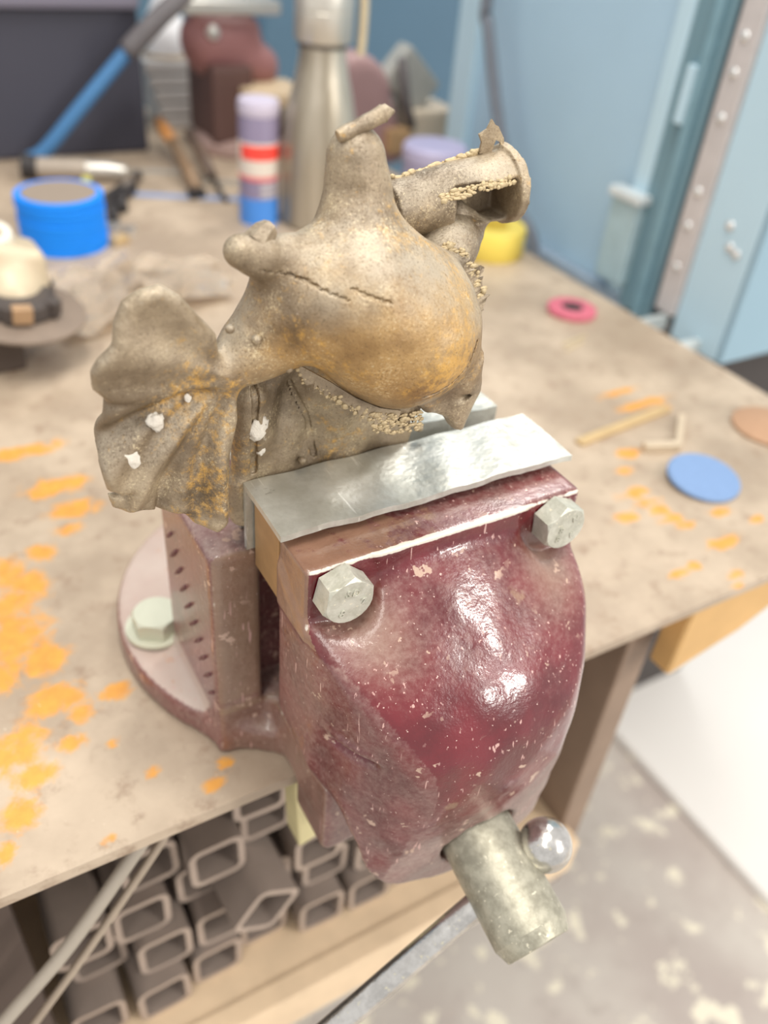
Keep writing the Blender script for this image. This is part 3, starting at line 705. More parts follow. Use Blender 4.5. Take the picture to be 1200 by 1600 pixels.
lab = np.argmin(np.stack([dt, df + 0.001, dl + 0.001]), 0)
lab = np.where((lab == 1) & (x > -0.008), 2 if False else 0, lab)
ql = lab[Q]; fl = np.where((ql == 0).any(1), 0, np.where((ql == 1).any(1), 1, 2))
for i, nm in enumerate(('body', 'tail_fin', 'lower_fin')):
    q = Q[fl == i]; u, inv = np.unique(q, return_inverse=True)
    o = fp(np_mesh(nm, V[u], inv.reshape(q.shape), M_BRONZE, None, {'ochre': OCH[u]})); set_normals(o, N[u])
# casting bubbles and plaster residue
for p, r in (((-0.0408, 0.0455, 0.2648), .0019), ((-0.0443, 0.0455, 0.2763), .0013), ((-0.0124, 0.047, 0.2723), .0019), ((-0.003, 0.044, 0.2676), .0022), ((0.0109, 0.044, 0.2524), .0018), ((0.0263, 0.0612, 0.1922), .0021), ((0.0624, 0.058, 0.3006), .0021), ((0.0911, 0.062, 0.1944), .0022)):
    b = BM(); bmesh.ops.create_icosphere(b, subdivisions=2, radius=r); bmesh.ops.translate(b, vec=p, verts=b.verts); fp(obj('casting_bead', b, M_BRONZE, smooth=True))
for p, r in (((-0.0439, 0.0475, 0.2382), .0034), ((-0.0547, 0.0475, 0.223), .0036), ((0.0027, 0.0575, 0.218), .0046), ((0.0050, 0.0595, 0.2046), .0022), ((-0.030, 0.049, 0.245), .0015)):
    b = BM(); bmesh.ops.create_icosphere(b, subdivisions=3, radius=r)
    for v in b.verts:
        v.co *= 0.55 + 0.9 * max(0.0, 0.5 + 0.5 * mathutils.noise.noise(v.co * 420 + Vector(p) * 900) + 0.35 * mathutils.noise.noise(v.co * 1300))
        v.co.y *= 0.45; v.co.z *= 1.25
    bmesh.ops.translate(b, vec=p, verts=b.verts); fp(tag(obj('plaster_residue', b, M_RESID, smooth=True), 'white plaster residue'))
# sprue stub on the dorsal knob
b = BM(); tube(b, smooth_path([(0.0375, 0.061, 0.3352), (0.0465, 0.061, 0.3383), (0.0563, 0.061, 0.3424)], 5), [0.0022, 0.0028, .003, .0030, .0028, .0029, .0031, .0031, .0030, .0031, .0034], 14)
tube(b, [(0.0558, 0.061, 0.3420), (0.0572, 0.061, 0.3428), (0.0610, 0.061, 0.3429)], [0.0035, 0.0030, 0.0006], 9)
fp(tag(obj('sprue_stub', b, M_BRONZE, angle=50), 'short rod of sprue lying across the top knob'))
b = BM(); tube(b, [(0.0005, 0.050, 0.3028), (0.0040, 0.051, 0.3064), (0.0062, 0.052, 0.3072)], [0.0062, 0.0048, 0.0036], 8)
fp(obj('cut_stub', b, M_BRONZE, angle=25))
# runner: round bar with a broken-out pocket and an end plate
RA, RB = np.array((0.0760, 0.085, 0.2963)), np.array((0.1392, 0.085, 0.3030)); RDIR = (RB - RA) / np.linalg.norm(RB - RA)
def run_fn(X, Y, Z):
    t = (X - RA[0]) * RDIR[0] + (Z - RA[2]) * RDIR[2]; L = np.linalg.norm(RB - RA)
    un = -(X - RA[0]) * RDIR[2] + (Z - RA[2]) * RDIR[0]; v = Y - 0.085
    rr = np.sqrt(un * un + v * v); R = 0.0130 + 0.0028 * t / L
    cyl = np.maximum(np.maximum(rr - R, -t), t - L)
    pocket = np.maximum(np.maximum(np.maximum(un - 0.0075, 0.028 - t), t - (L - 0.0035)), -(un + R * 0.80))
    pocket = np.maximum(pocket, v - 0.006)
    cyl = smax(cyl, -pocket, 0.0015)
    plate = np.maximum(np.maximum(rr - R - 0.0018, L - 0.0035 - t), t - L - 0.0016)
    d = np.minimum(cyl, plate)
    neck = cone(X, Y, Z, NECKR[2][:3], (0.112, 0.086, 0.290), 0.0108, 0.0085)
    d = smin(d, neck, 0.004)
    return d + 0.0006 * vnoise(X, Y, Z, 220.0, 9) + 0.0012 * vnoise(X, Y, Z, 90.0, 8)
V, Q = nets(run_fn, (.070, .062, .272), (.150, .108, .326), 0.0010)
runner = fp(tag(np_mesh('sprue_runner', V, Q, M_BRONZE), 'broken-open cylindrical runner with a dark pocket and bright end plate'))
def jag(name, path, out, hs, th, parent, lbl=None, seed=1, n=26):
    rs = np.random.RandomState(seed); P = [Vector(p) for p in path]; o = Vector(out).normalized()
    cum = [0]
    for a, c in zip(P[:-1], P[1:]): cum.append(cum[-1] + (c - a).length)
    def at(s):
        for i in range(len(P) - 1):
            if s <= cum[i + 1] or i == len(P) - 2: return P[i].lerp(P[i + 1], (s - cum[i]) / (cum[i + 1] - cum[i]))
    t = bmesh.new(); pr = (P[-1] - P[0]).normalized().cross(o).normalized() * th
    A, B, C_, D = [], [], [], []
    for i in range(n + 1):
        s = cum[-1] * i / n; p = at(min(s, cum[-1])); f = np.interp(i / n, np.linspace(0, 1, len(hs)), hs)
        h = f * (0.35 + 0.9 * rs.rand()) if 0 < i < n else f * 0.2
        q = p + o * h + (P[-1] - P[0]).normalized() * (rs.rand() - 0.5) * cum[-1] / n * 0.9
        A.append(t.verts.new(p + pr - o * 0.002)); B.append(t.verts.new(p - pr - o * 0.002)); C_.append(t.verts.new(q + pr * 0.5 + pr * rs.randn() * 0.5)); D.append(t.verts.new(q - pr * 0.5))
    for i in range(n):
        t.faces.new((A[i], A[i + 1], C_[i + 1], C_[i])); t.faces.new((B[i], D[i], D[i + 1], B[i + 1]))
        t.faces.new((C_[i], C_[i + 1], D[i + 1], D[i])); t.faces.new((A[i], B[i], B[i + 1], A[i + 1]))
    t.faces.new((A[0], C_[0], D[0], B[0])); t.faces.new((A[-1], B[-1], D[-1], C_[-1]))
    bb = BM(); add(bb, t); ob = obj(name, bb, M_BRONZE)
    if parent is runner: ob.parent = runner
    else: fp(ob)
    if lbl: tag(ob, lbl)
    return ob
jag('casting_flash', [(0.0162, 0.046, 0.2500), (0.0272, 0.040, 0.2433), (0.0367, 0.034, 0.2367), (0.0467, 0.030, 0.2317), (0.0560, 0.028, 0.2295)], (-0.2, -0.1, -1), [.0035, .005, .0035, .005, .004], 0.0007, None, 'ragged casting flash under the belly', 1, 40)
jag('casting_flash', [(0.0440, 0.032, 0.2320), (0.0520, 0.030, 0.2310), (0.0600, 0.029, 0.2300), (0.0680, 0.030, 0.2300)], (0.05, -0.1, -1), [.004, .0095, .009, .003], 0.0009, None, 'wide ragged flap of flash under the belly', 2, 22)
jag('casting_flash', [(0.1010, 0.062, 0.281), (0.1075, 0.060, 0.2704), (0.1100, 0.056, 0.2606), (0.108, 0.052, 0.2525)], (1, 0.1, 0.45), [.004, .008, .009, .004], 0.0012, None, 'spiky bright flash on the right cheek', 3, 26)
def lumps(name, path, n, r0, r1, drop, parent, seed, lbl=None):
    rs_ = np.random.RandomState(seed); P = smooth_path(path, 10); bb = BM()
    for i in range(n):
        p = P[int(rs_.rand() * (len(P) - 1))] + Vector(drop) * rs_.rand()
        r_ = r0 + (r1 - r0) * rs_.rand() ** 1.5
        t_ = bmesh.new(); bmesh.ops.create_icosphere(t_, subdivisions=2, radius=r_)
        bmesh.ops.scale(t_, vec=(1 + rs_.rand(), 0.7, 0.6 + 0.7 * rs_.rand()), verts=t_.verts)
        for v_ in t_.verts: v_.co *= 0.8 + 0.4 * rs_.rand()
        bmesh.ops.translate(t_, vec=p, verts=t_.verts); add(bb, t_)
    ob = obj(name, bb, M_FLASH, smooth=True)
    if parent is None: fp(ob)
    else: ob.parent = parent
    if lbl: tag(ob, lbl)
    return ob
lumps('casting_flash', [(0.0780, 0.086, 0.3080), (0.0926, 0.088, 0.3090), (0.1088, 0.089, 0.3120), (0.1300, 0.089, 0.3165)], 80, .0006, .0018, (0, 0, .0026), runner, 4)
lumps('casting_flash', [(0.0950, 0.0735, 0.3050), (0.1040, 0.0730, 0.3068), (0.1150, 0.0725, 0.3088), (0.1340, 0.0720, 0.3115)], 110, .0005, .0013, (0, -.0016, -.0034), runner, 5)
lumps('casting_flash', [(0.0162, 0.046, 0.2500), (0.0272, 0.040, 0.2423), (0.0367, 0.034, 0.2357), (0.0467, 0.030, 0.2312), (0.0560, 0.028, 0.2290)], 80, .0004, .0012, (-.0005, 0, -.0045), None, 6, 'lumpy casting flash under the belly')
lumps('casting_flash', [(0.0440, 0.030, 0.2320), (0.0520, 0.028, 0.2305), (0.0600, 0.027, 0.2295), (0.0680, 0.028, 0.2295)], 150, .0004, .0011, (.001, 0, -.010), None, 8, 'ragged flash flap under the belly')
lumps('casting_flash', [(0.0900, 0.062, 0.2860), (0.0990, 0.062, 0.281), (0.1075, 0.060, 0.2704), (0.1110, 0.056, 0.2606)], 80, .0005, .0015, (.004, 0, .003), None, 7, 'crumbly flash along the right shoulder')
TABH = [(0.1235, 0.3165), (0.124, 0.3214), (0.122, 0.3248), (0.126, 0.3268), (0.1279, 0.3308), (0.1300, 0.3285), (0.1319, 0.3277), (0.1358, 0.3226), (0.1381, 0.3157), (0.1359, 0.3158), (0.1344, 0.3208), (0.1316, 0.322), (0.1300, 0.3166)]
b = BM(); prism(b, TABH, -0.0006, 0.0006, trs((0, 0.088, 0), (math.pi / 2, 0, 0))); o = obj('torn_tab', b, M_BRONZE); o.parent = runner

# ------------------------------------------------------------------ steel tubes stored on the shelf
def make_tube(s=0.042, h=0.0455, th=0.0050, ln=0.16):
    bm = BM()
    def rr(w_, h_, r, n=4):
        out = []
        for cx, cz, a0 in ((w_ / 2 - r, h_ / 2 - r, 0), (-w_ / 2 + r, h_ / 2 - r, 90), (-w_ / 2 + r, -h_ / 2 + r, 180), (w_ / 2 - r, -h_ / 2 + r, 270)):
            for k in range(n + 1):
                a = math.radians(a0 + 90 * k / n); out.append((cx + r * math.cos(a), cz + r * math.sin(a)))
        return out
    O, I = rr(s, h, 0.009), rr(s - 2 * th, h - 2 * th, 0.005)
    A = [[bm.verts.new((x, y, z)) for x, z in P] for P, y in ((O, 0), (I, 0), (O, ln), (I, ln))]
    n = len(O)
    for i in range(n):
        j = (i + 1) % n
        for p, q in ((0, 1), (1, 3), (3, 2), (2, 0)): bm.faces.new((A[p][i], A[p][j], A[q][j], A[q][i]))
    return bm
proto = obj('steel_tube', make_tube(), M_TUBE, angle=40)
proto.data.materials.append(M_CUT)
for p_ in proto.data.polygons:
    if abs(p_.normal.y) > 0.9: p_.material_index = 1
rowname = ['bottom row', 'second row from the bottom', 'third row', 'fourth row', 'topmost row']
colname = ['far left', 'second from the left', 'third from the left', 'fourth from the left', 'fifth from the left', 'sixth from the left', 'seventh from the left', 'far right']
rs = np.random.RandomState(11); first = True
PITCHX, PITCHZ = 0.0470, 0.0465
FRONT = {(0, 0): .085, (0, 1): .080, (0, 2): .087, (0, 3): .098, (0, 4): .085, (0, 5): .083, (0, 6): .086}
for r in range(5):
    for c in range(8):
        if r == 2 and c == 3: continue
        if c == 0 and r > 2: continue
        if c == 1 and r > 3: continue
        if r == 4 and c < 2: continue
        xx = -0.122 + PITCHX * c + (0.010 if r % 2 else 0.0) + rs.uniform(-.002, .002)
        zz = -0.335 + 0.0232 + PITCHZ * r
        yy = FRONT.get((r, c), rs.choice([.085, .092, .110, .120, .100]))
        if not first: o = proto.copy(); COL.objects.link(o)
        else: o = proto; first = False
        o.location = (xx, yy, zz); o.rotation_euler = (0, rs.uniform(-.03, .03), rs.uniform(-.03, .03))
        tag(o, 'square steel tube offcut under the bench, %s, %s' % (rowname[r], colname[c]), 'steel tube', 'steel tubes stacked on the bench shelf')
o = proto.copy(); COL.objects.link(o); o.location = (0.0085, 0.066, -0.2225); o.rotation_euler = (0, 0.62, 0.04)
tag(o, 'square steel tube turned on its corner, sticking out of the middle of the stack', 'steel tube', 'steel tubes stacked on the bench shelf')

# pair of hoses hanging from the bench edge
hose = empty('grey_hose', (-0.073, 0.02, -0.01), 'pair of light grey hoses hanging below the left front edge of the workbench', 'hose')
def hp(o): o.parent = hose; o.matrix_parent_inverse = Matrix.Translation((0.073, -0.02, 0.01)); return o
M_HOSE = plain('light_grey_hose', rgb(170, 160, 146), 0.5, 0, 0.08, 60)
b = BM(); tube(b, smooth_path([(-0.0715, 0.046, -0.0261), (-0.0809, 0.04, -0.0296), (-0.1268, 0.034, -0.0849), (-0.1706, 0.032, -0.1306), (-0.2582, 0.028, -0.222)], 6), 0.0043, 12); hp(obj('hose_line', b, M_HOSE, smooth=True))
b = BM(); tube(b, smooth_path([(-0.0604, 0.048, -0.034), (-0.0701, 0.042, -0.0411), (-0.116, 0.036, -0.0995), (-0.1562, 0.034, -0.1529), (-0.2366, 0.03, -0.2597)], 6), 0.0026, 12); hp(obj('hose_line', b, plain('beige_hose', rgb(170, 154, 136), 0.5), smooth=True))

# ------------------------------------------------------------------ discs and scraps on the bench top
M_BLUE = plain('bright_blue_disc_edge', rgb(0, 140, 250), 0.7, 0, 0.03, 90)
M_GRIT = plain('grey_abrasive', rgb(150, 136, 122), 0.85, 0, 0.1, 300, 0.5)
b = BM(); lathe(b, [(0, 0), (0.0518, 0), (0.0522, 0.0005), (0.0522, 0.0052), (0.0518, 0.0057), (0.043, 0.0058), (0, 0.0058)], 48)
disc0 = obj('abrasive_disc', b, M_BLUE, angle=35)
b = BM(); lathe(b, [(0, 0.0058), (0.0445, 0.0058), (0.0440, 0.0064), (0, 0.0064)], 48)
gd = obj('grit_face', b, M_GRIT, disc0); gd.parent = disc0
ords = ['bottom', 'second from the bottom', 'third from the bottom', 'fourth from the bottom', 'fifth from the bottom', 'sixth from the bottom', 'fourth from the top', 'third from the top', 'second from the top', 'topmost']
for i in range(10):
    o = disc0 if i == 0 else copy_tree(disc0)
    o.location = (0.081 + rs.uniform(-.0006, .0006), 0.867 + rs.uniform(-.0006, .0006), 0.00642 * i)
    tag(o, 'bright blue abrasive disc, %s in the stack on the bench' % ords[i] + (', grey grit face up' if i == 9 else ''), 'abrasive disc', 'blue abrasive discs in a stack')
b = BM(); lathe(b, [(0.012, 0.0), (0.0285, 0.0), (0.0300, 0.002), (0.0295, 0.0065), (0.014, 0.008), (0.012, 0.006), (0.012, 0.0)], 40)
t = empty('flap_disc', (0.584, 0.472, 0.0), 'small pink disc with dark centre on the right of the bench', 'abrasive disc')
o = obj('disc_rim', b, plain('pink_disc', rgb(206, 108, 126), 0.7, 0, 0.1, 90), t, angle=35)
b = BM(); lathe(b, [(0, 0.0), (0.0135, 0.0), (0.0145, 0.0066), (0.006, 0.0095), (0.003, 0.0085), (0, 0.0085)], 24); obj('hub', b, M_DARK, t, angle=35)
b = BM(); lathe(b, [(0, 0.0), (0.031, 0.0), (0.0325, 0.001), (0.0325, 0.0028), (0.031, 0.004), (0, 0.0042)], 48, trs((0, 0, 0.003), (0.09, -0.03, 0)))
o = obj('flat_disc', b, plain('matte_blue_disc', rgb(122, 150, 190), 0.8, 0, 0.05, 150), angle=35); o.location = (0.463, 0.143, 0.0)
tag(o, 'flat matte blue disc lying at the right front of the bench', 'abrasive disc')
b = BM(); lathe(b, [(0, 0.0), (0.036, 0.0), (0.0375, 0.001), (0.0375, 0.003), (0.036, 0.004), (0, 0.004)], 48)
o = obj('flat_disc', b, plain('brown_disc', rgb(184, 146, 116), 0.8, 0, 0.08, 150), angle=35); o.location = (0.600, 0.182, 0.0)
tag(o, 'flat brown disc at the right edge of the bench', 'abrasive disc')
M_SCRAP = plain('pale_brass_scrap', rgb(206, 178, 132), 0.5, 0.2, 0.12, 50)
b = BM(); box(b, (-0.065, -0.005, 0), (0.065, 0.005, 0.004), 0.001, trs((0.461, 0.243, 0.0), (0, 0, 0.115)))
tag(obj('wood_sliver', b, M_SCRAP), 'long thin tan sliver lying on the bench behind the blue disc', 'scrap')
b = BM(); box(b, (-0.018, -0.004, 0.0), (0.018, 0.004, 0.009), 0.001, trs((0.463, 0.196, 0.0), (0, 0, -0.35)))
box(b, (-0.003, -0.003, 0.0), (0.003, 0.062, 0.006), 0.001, trs((0.480, 0.191, 0.0), (0, 0, -0.85)))
tag(obj('bent_strip', b, plain('pale_scrap_metal', rgb(214, 196, 170), 0.5, 0.2, 0.1, 50)), 'bent pale metal strip like an L beside the tan sliver', 'scrap')
b = BM(); box(b, (-0.022, -0.0015, 0), (0.022, 0.0015, 0.0015), 0, trs((0.537, 0.41, 0.0), (0, 0, 0.25))); box(b, (-0.018, -0.0015, 0), (0.018, 0.0015, 0.0015), 0, trs((0.528, 0.398, 0.0), (0, 0, 0.32)))
tag(obj('wire_offcut', b, plain('bright_wire', rgb(224, 206, 170), 0.4, 0.5)), 'thin bright wire offcuts near the pink disc', 'scrap')

# crumpled clear plastic wrap behind the tail fin
b = BM(); n = 10; rs2 = np.random.RandomState(4)
H = rs2.rand(n + 1, n + 1)
vs = [[b.verts.new((0.02 + 0.20 * i / n + 0.008 * rs2.randn(), 0.585 + 0.165 * j / n + 0.06 * (i / n) * (1 - j / n) + 0.006 * rs2.randn(), 0.003 + 0.036 * H[i, j] ** 1.4 * math.sin(math.pi * min(max(i / n, 0.08), 0.92)) )) for j in range(n + 1)] for i in range(n + 1)]
for i in range(n):
    for j in range(n): b.faces.new((vs[i][j], vs[i + 1][j], vs[i + 1][j + 1], vs[i][j + 1]))
k = NT('crumpled_plastic'); k.out(rgb(232, 220, 204), 0.2, 0.0, k.noise(80, 3), 0.3, 0.001, Transmission_Weight=0.72, IOR=1.2)
o = obj('plastic_wrap', b, k.m); m = o.modifiers.new('thickness', 'SOLIDIFY'); m.thickness = 0.0008
tag(o, 'crumpled clear brownish plastic wrap lying behind the tail of the bronze fish', 'plastic wrap')

# ------------------------------------------------------------------ angle grinder at the left
gr = empty('angle_grinder', (-0.02, 0.585, 0.0), 'cream angle grinder lying on its side with dark disc, at the left edge', 'angle grinder')
def gp(o): o.parent = gr; o.matrix_parent_inverse = Matrix.Translation((0.02, -0.585, 0)); return o
GM = trs((-0.024, 0.578, 0.052), (0.10, 0.12, 0))
b = BM(); lathe(b, [(0, -0.003), (0.060, -0.004), (0.0615, -0.003), (0.0615, -0.0005), (0.060, 0.0005), (0.03, 0.003), (0, 0.003)], 48, GM); gp(obj('cutting_disc', b, plain('worn_disc', rgb(132, 116, 102), 0.7, 0, 0.12, 60), angle=35))
b = BM(); lathe(b, [(0, 0.002), (0.034, 0.002), (0.036, 0.006), (0.034, 0.016), (0.027, 0.022), (0, 0.022)], 32, GM); gp(obj('guard_collar', b, plain('dark_grease', rgb(74, 66, 62), 0.6), angle=30))
b = BM()
for a in range(5): box(b, (0.026, -0.007, 0.004), (0.040, 0.007, 0.020), 0.002, GM @ Matrix.Rotation(a * 1.25 - 1.9, 4, 'Z'))
gp(obj('collar_lug', b, plain('dark_grease', rgb(74, 66, 62))))
b = BM(); box(b, (-0.012, -0.041, 0.006), (0.006, -0.030, 0.022), 0.002, GM); gp(obj('lock_lever', b, plain('tan_lever', rgb(170, 138, 104), 0.5)))
M_CREAM = plain('cream_housing', rgb(208, 192, 164), 0.45, 0.1, 0.12, 25)
def gear(X, Y, Z):
    d = rbox(X, Y, Z + 0.10 * (Y - 0.6) + 0.25 * np.maximum(X + 0.03, 0), (-.13, .580, .066), (.010, .640, .110), 0.008)
    d = smin(d, cone(X, Y, Z, (-0.026, 0.582, 0.064), (-0.024, 0.600, 0.085), 0.027, 0.022), 0.010)
    return d
V, Q = nets(gear, (-.16, .53, .04), (.04, .70, .14), 0.004)
gp(np_mesh('gear_housing', V, Q, M_CREAM))
b = BM(); lathe(b, [(0.008, 0), (0.016, 0), (0.018, 0.004), (0.016, 0.010), (0.008, 0.010), (0.008, 0.0)], 28, axis_M((-0.030, 0.606, 0.109), (0.05, -0.35, 0.9))); gp(obj('handle_socket', b, plain('pale_ring', rgb(226, 220, 204), 0.4), angle=40))
b = BM(); box(b, (-0.12, 0.555, 0.0), (-0.028, 0.60, 0.038), 0.004, None)
tag(obj('wood_block', b, plain('dark_brown_block', rgb(76, 64, 56), 0.7, 0, 0.1, 30)), 'dark brown block on the bench under the angle grinder', 'block')

# ------------------------------------------------------------------ bottle, spray can
bt = empty('water_bottle', (0.424, 0.845, 0), 'brushed stainless steel water bottle standing on the bench behind the bronze fish', 'water bottle')
k = NT('brushed_steel'); s = k.noise(30, 3, 0.5, k.stretch(1, 1, 0.03)); M_STEEL = k.out(k.mix(k.step(s, 0.3, 0.7), rgb(150, 140, 122), rgb(216, 208, 192)), 0.36, 0.55)
b = BM(); lathe(b, [(0, 0), (0.048, 0), (0.0515, 0.004), (0.0518, 0.08), (0.0508, 0.105), (0.0470, 0.135), (0.0408, 0.165), (0.0345, 0.190), (0.0305, 0.210), (0.0300, 0.226), (0, 0.226)], 56); obj('bottle_body', b, M_STEEL, bt, angle=40)
b = BM(); lathe(b, [(0, 0.223), (0.0312, 0.223), (0.0312, 0.229), (0, 0.229)], 48); obj('neck_ring', b, plain('dark_steel', rgb(110, 104, 96), 0.4, 0.7), bt, angle=40)
b = BM(); lathe(b, [(0, 0.229), (0.0345, 0.229), (0.0365, 0.232), (0.0368, 0.262), (0.0355, 0.2635), (0.0368, 0.265), (0.0368, 0.292), (0.034, 0.297), (0, 0.297)], 48)
cp = obj('cap', b, plain('satin_cap', rgb(206, 202, 192), 0.35, 0.6, 0.05, 60), bt, angle=35)
b = BM(); tube(b, smooth_path([(0.034, 0.0, 0.290), (0.052, 0, 0.292), (0.056, 0, 0.268), (0.0555, 0, 0.225), (0.0535, 0, 0.212)], 6), 0.006, 12)
o = obj('carry_strap', b, plain('tan_strap', rgb(206, 190, 158), 0.5), bt, smooth=True)
sc = empty('spray_can', (0.3485, 0.876, 0), 'violet and blue spray can with red and white label, left of the steel bottle', 'spray can')
b = BM(); lathe(b, [(0, 0), (0.0255, 0), (0.027, 0.002), (0.027, 0.138), (0.0255, 0.143), (0, 0.143)], 40); obj('can_body', b, plain('violet_can', rgb(142, 132, 158), 0.4, 0.1, 0.05, 20), sc, angle=35)
def band(r, z0, z1, m, nm, a0=0, a1=360, parent=None):
    bm = BM(); n = 40; R = []
    for i in range(n + 1):
        a = math.radians(a0 + (a1 - a0) * i / n); R.append([bm.verts.new((q * math.cos(a), q * math.sin(a), z)) for q, z in ((r, z0), (r, z1), (r - 0.0015, z1), (r - 0.0015, z0))])
    for p, q in zip(R[:-1], R[1:]):
        for i in range(4): bm.faces.new((p[i], q[i], q[(i + 1) % 4], p[(i + 1) % 4]))
    return obj(nm, bm, m, parent, angle=40)
band(0.0275, 0.0, 0.036, plain('blue_base', rgb(74, 142, 226), 0.4, 0, 0.05, 20), 'blue_band', parent=sc)
band(0.0274, 0.060, 0.108, plain('white_label', rgb(222, 212, 200), 0.5, 0, 0.03, 20), 'label', parent=sc)
band(0.0278, 0.087, 0.105, plain('red_label', rgb(244, 74, 62), 0.5, 0, 0.03, 20), 'red_band', 190, 345, sc)
band(0.0278, 0.060, 0.066, plain('rose_label', rgb(222, 120, 120), 0.5, 0, 0.03, 20), 'rose_band', parent=sc)
band(0.0275, 0.038, 0.058, plain('grey_print', rgb(182, 176, 184), 0.5, 0, 0.03, 20), 'print_panel', 250, 350, sc)
b = BM()
for zz in (0.044, 0.051): 
    for a in range(255, 345, 12): box(b, (0.0272, -0.0022, zz), (0.0279, 0.0022, zz + 0.0012), 0, Matrix.Rotation(math.radians(a), 4, 'Z'))
obj('print_line', b, plain('print_grey', rgb(120, 112, 122), 0.5), sc)
b = BM(); lathe(b, [(0, 0.139), (0.0262, 0.139), (0.0275, 0.142), (0.0275, 0.152), (0.026, 0.1575), (0.018, 0.159), (0, 0.159)], 40); obj('can_lid', b, plain('pale_violet_lid', rgb(198, 190, 208), 0.4, 0, 0.03, 20), sc, angle=35)

# violet tub and yellow tape roll behind the sprue
tb = empty('plastic_tub', (0.622, 0.86, 0), 'pale violet plastic tub behind the sprue runner of the fish', 'tub')
b = BM(); lathe(b, [(0, 0), (0.040, 0), (0.045, 0.004), (0.046, 0.07), (0, 0.07)], 40); obj('tub_body', b, plain('violet_tub', rgb(176, 170, 204), 0.4, 0, 0.04, 20), tb, angle=35)
b = BM(); lathe(b, [(0, 0.068), (0.048, 0.068), (0.049, 0.072), (0.048, 0.086), (0.044, 0.09), (0, 0.09)], 40); obj('tub_lid', b, plain('violet_lid', rgb(190, 184, 216), 0.4, 0, 0.04, 20), tb, angle=35)
b = BM(); lathe(b, [(0.024, 0.0), (0.046, 0.0), (0.048, 0.003), (0.048, 0.034), (0.046, 0.038), (0.024, 0.038), (0.024, 0.0)], 48)
o = obj('tape_roll', b, plain('yellow_tape', rgb(236, 212, 96), 0.5, 0, 0.05, 30), angle=40); o.location = (0.600, 0.672, 0)
tag(o, 'yellow tape roll lying at the right rear edge of the bench below the sprue', 'tape roll')

# ------------------------------------------------------------------ small tools at the back of the bench
M_LGREY = plain('bright_tool_steel', rgb(206, 202, 194), 0.3, 0.6, 0.05, 60)
M_WOOD = plain('orange_wood_handle', rgb(196, 134, 72), 0.5, 0, 0.15, 40)
t = empty('wire_brush', (0.298, 0.985, 0), 'brush with orange wooden handle leaning against the grey plates', 'brush')
b = BM(); tube(b, [(0.322, 1.232, 0.046), (0.318, 1.19, 0.042), (0.314, 1.14, 0.038)], [0.008, 0.011, 0.009], 12)
o = obj('handle', b, M_WOOD, smooth=True); o.parent = t; o.matrix_parent_inverse = Matrix.Translation((-0.298, -0.985, 0))
b = BM(); tube(b, [(0.314, 1.14, 0.038), (0.306, 1.05, 0.020), (0.300, 0.995, 0.009)], [0.008, 0.010, 0.009], 10)
o = obj('shaft', b, plain('tan_ferrule', rgb(150, 122, 94), 0.5, 0.2), t, smooth=True); o.parent = t; o.matrix_parent_inverse = Matrix.Translation((-0.298, -0.985, 0))
b = BM(); box(b, (-0.012, -0.008, 0.0), (0.012, 0.010, 0.012), 0.002, trs((0.297, 0.988, 0)))
o = obj('tip', b, M_DARK); o.parent = t; o.matrix_parent_inverse = Matrix.Translation((-0.298, -0.985, 0))
t = empty('screwdriver', (0.33, 0.955, 0), 'dark screwdriver with blue tip leaning beside the wooden handled brush', 'screwdriver')
TI = Matrix.Translation((-0.33, -0.955, 0))
b = BM(); tube(b, [(0.352, 1.17, 0.040), (0.346, 1.10, 0.029), (0.337, 1.03, 0.016)], [0.009, 0.010, 0.007], 12); o = obj('handle', b, plain('brown_handle', rgb(104, 84, 70), 0.5), smooth=True); o.parent = t; o.matrix_parent_inverse = TI
b = BM(); tube(b, [(0.337, 1.03, 0.016), (0.33, 0.955, 0.004)], [0.004, 0.004], 10); o = obj('blade', b, plain('dark_blade', rgb(84, 78, 74), 0.4, 0.5), smooth=True); o.parent = t; o.matrix_parent_inverse = TI
b = BM(); box(b, (-0.085, -0.008, 0), (0.085, 0.008, 0.0015), 0, trs((0.292, 0.990, 0.0), (0, 0, -0.42)))
tag(obj('steel_ruler', b, plain('blue_ruler', rgb(150, 172, 212), 0.4, 0.2, 0.04, 40)), 'narrow pale blue ruler lying flat on the bench under the brush', 'ruler')
def spanner(loc, rz, L, label):
    bm = BM(); box(bm, (-L / 2, -0.005, 0), (L / 2, 0.005, 0.006), 0.0015)
    for sx in (-1, 1): lathe(bm, [(0.005, 0), (0.011, 0), (0.011, 0.008), (0.005, 0.008), (0.005, 0)], 20, trs((sx * L / 2, 0, 0)))
    o = obj('spanner', bm, M_LGREY); o.location = loc; o.rotation_euler = (0, 0, rz); return tag(o, label, 'spanner', 'spanners at the back of the bench')
spanner((0.262, 1.115, 0), -0.35, 0.10, 'bright steel spanner just left of the wooden handled brush')
spanner((0.372, 1.03, 0), -0.45, 0.08, 'bright steel spanner half behind the violet spray can')
t = empty('air_grinder', (0.13, 1.09, 0), 'grey air die grinder with black end lying behind the stack of blue discs', 'air tool')
b = BM(); tube(b, [(0.105, 1.13, 0.016), (0.17, 1.105, 0.016)], [0.015, 0.015], 16); o = obj('tool_body', b, plain('grey_tool', rgb(168, 156, 142), 0.5, 0.2), t, angle=40); o.location = (-0.13, -1.09, 0)
b = BM(); tube(b, [(0.085, 1.138, 0.018), (0.105, 1.13, 0.016)], [0.018, 0.017], 16); o = obj('end_cap', b, M_DARK, t, angle=40); o.location = (-0.13, -1.09, 0)
b = BM(); tube(b, [(0.17, 1.105, 0.016), (0.20, 1.094, 0.016), (0.222, 1.085, 0.014)], [0.013, 0.012, 0.009], 16); o = obj('collet', b, M_LGREY, t, angle=40); o.location = (-0.13, -1.09, 0)
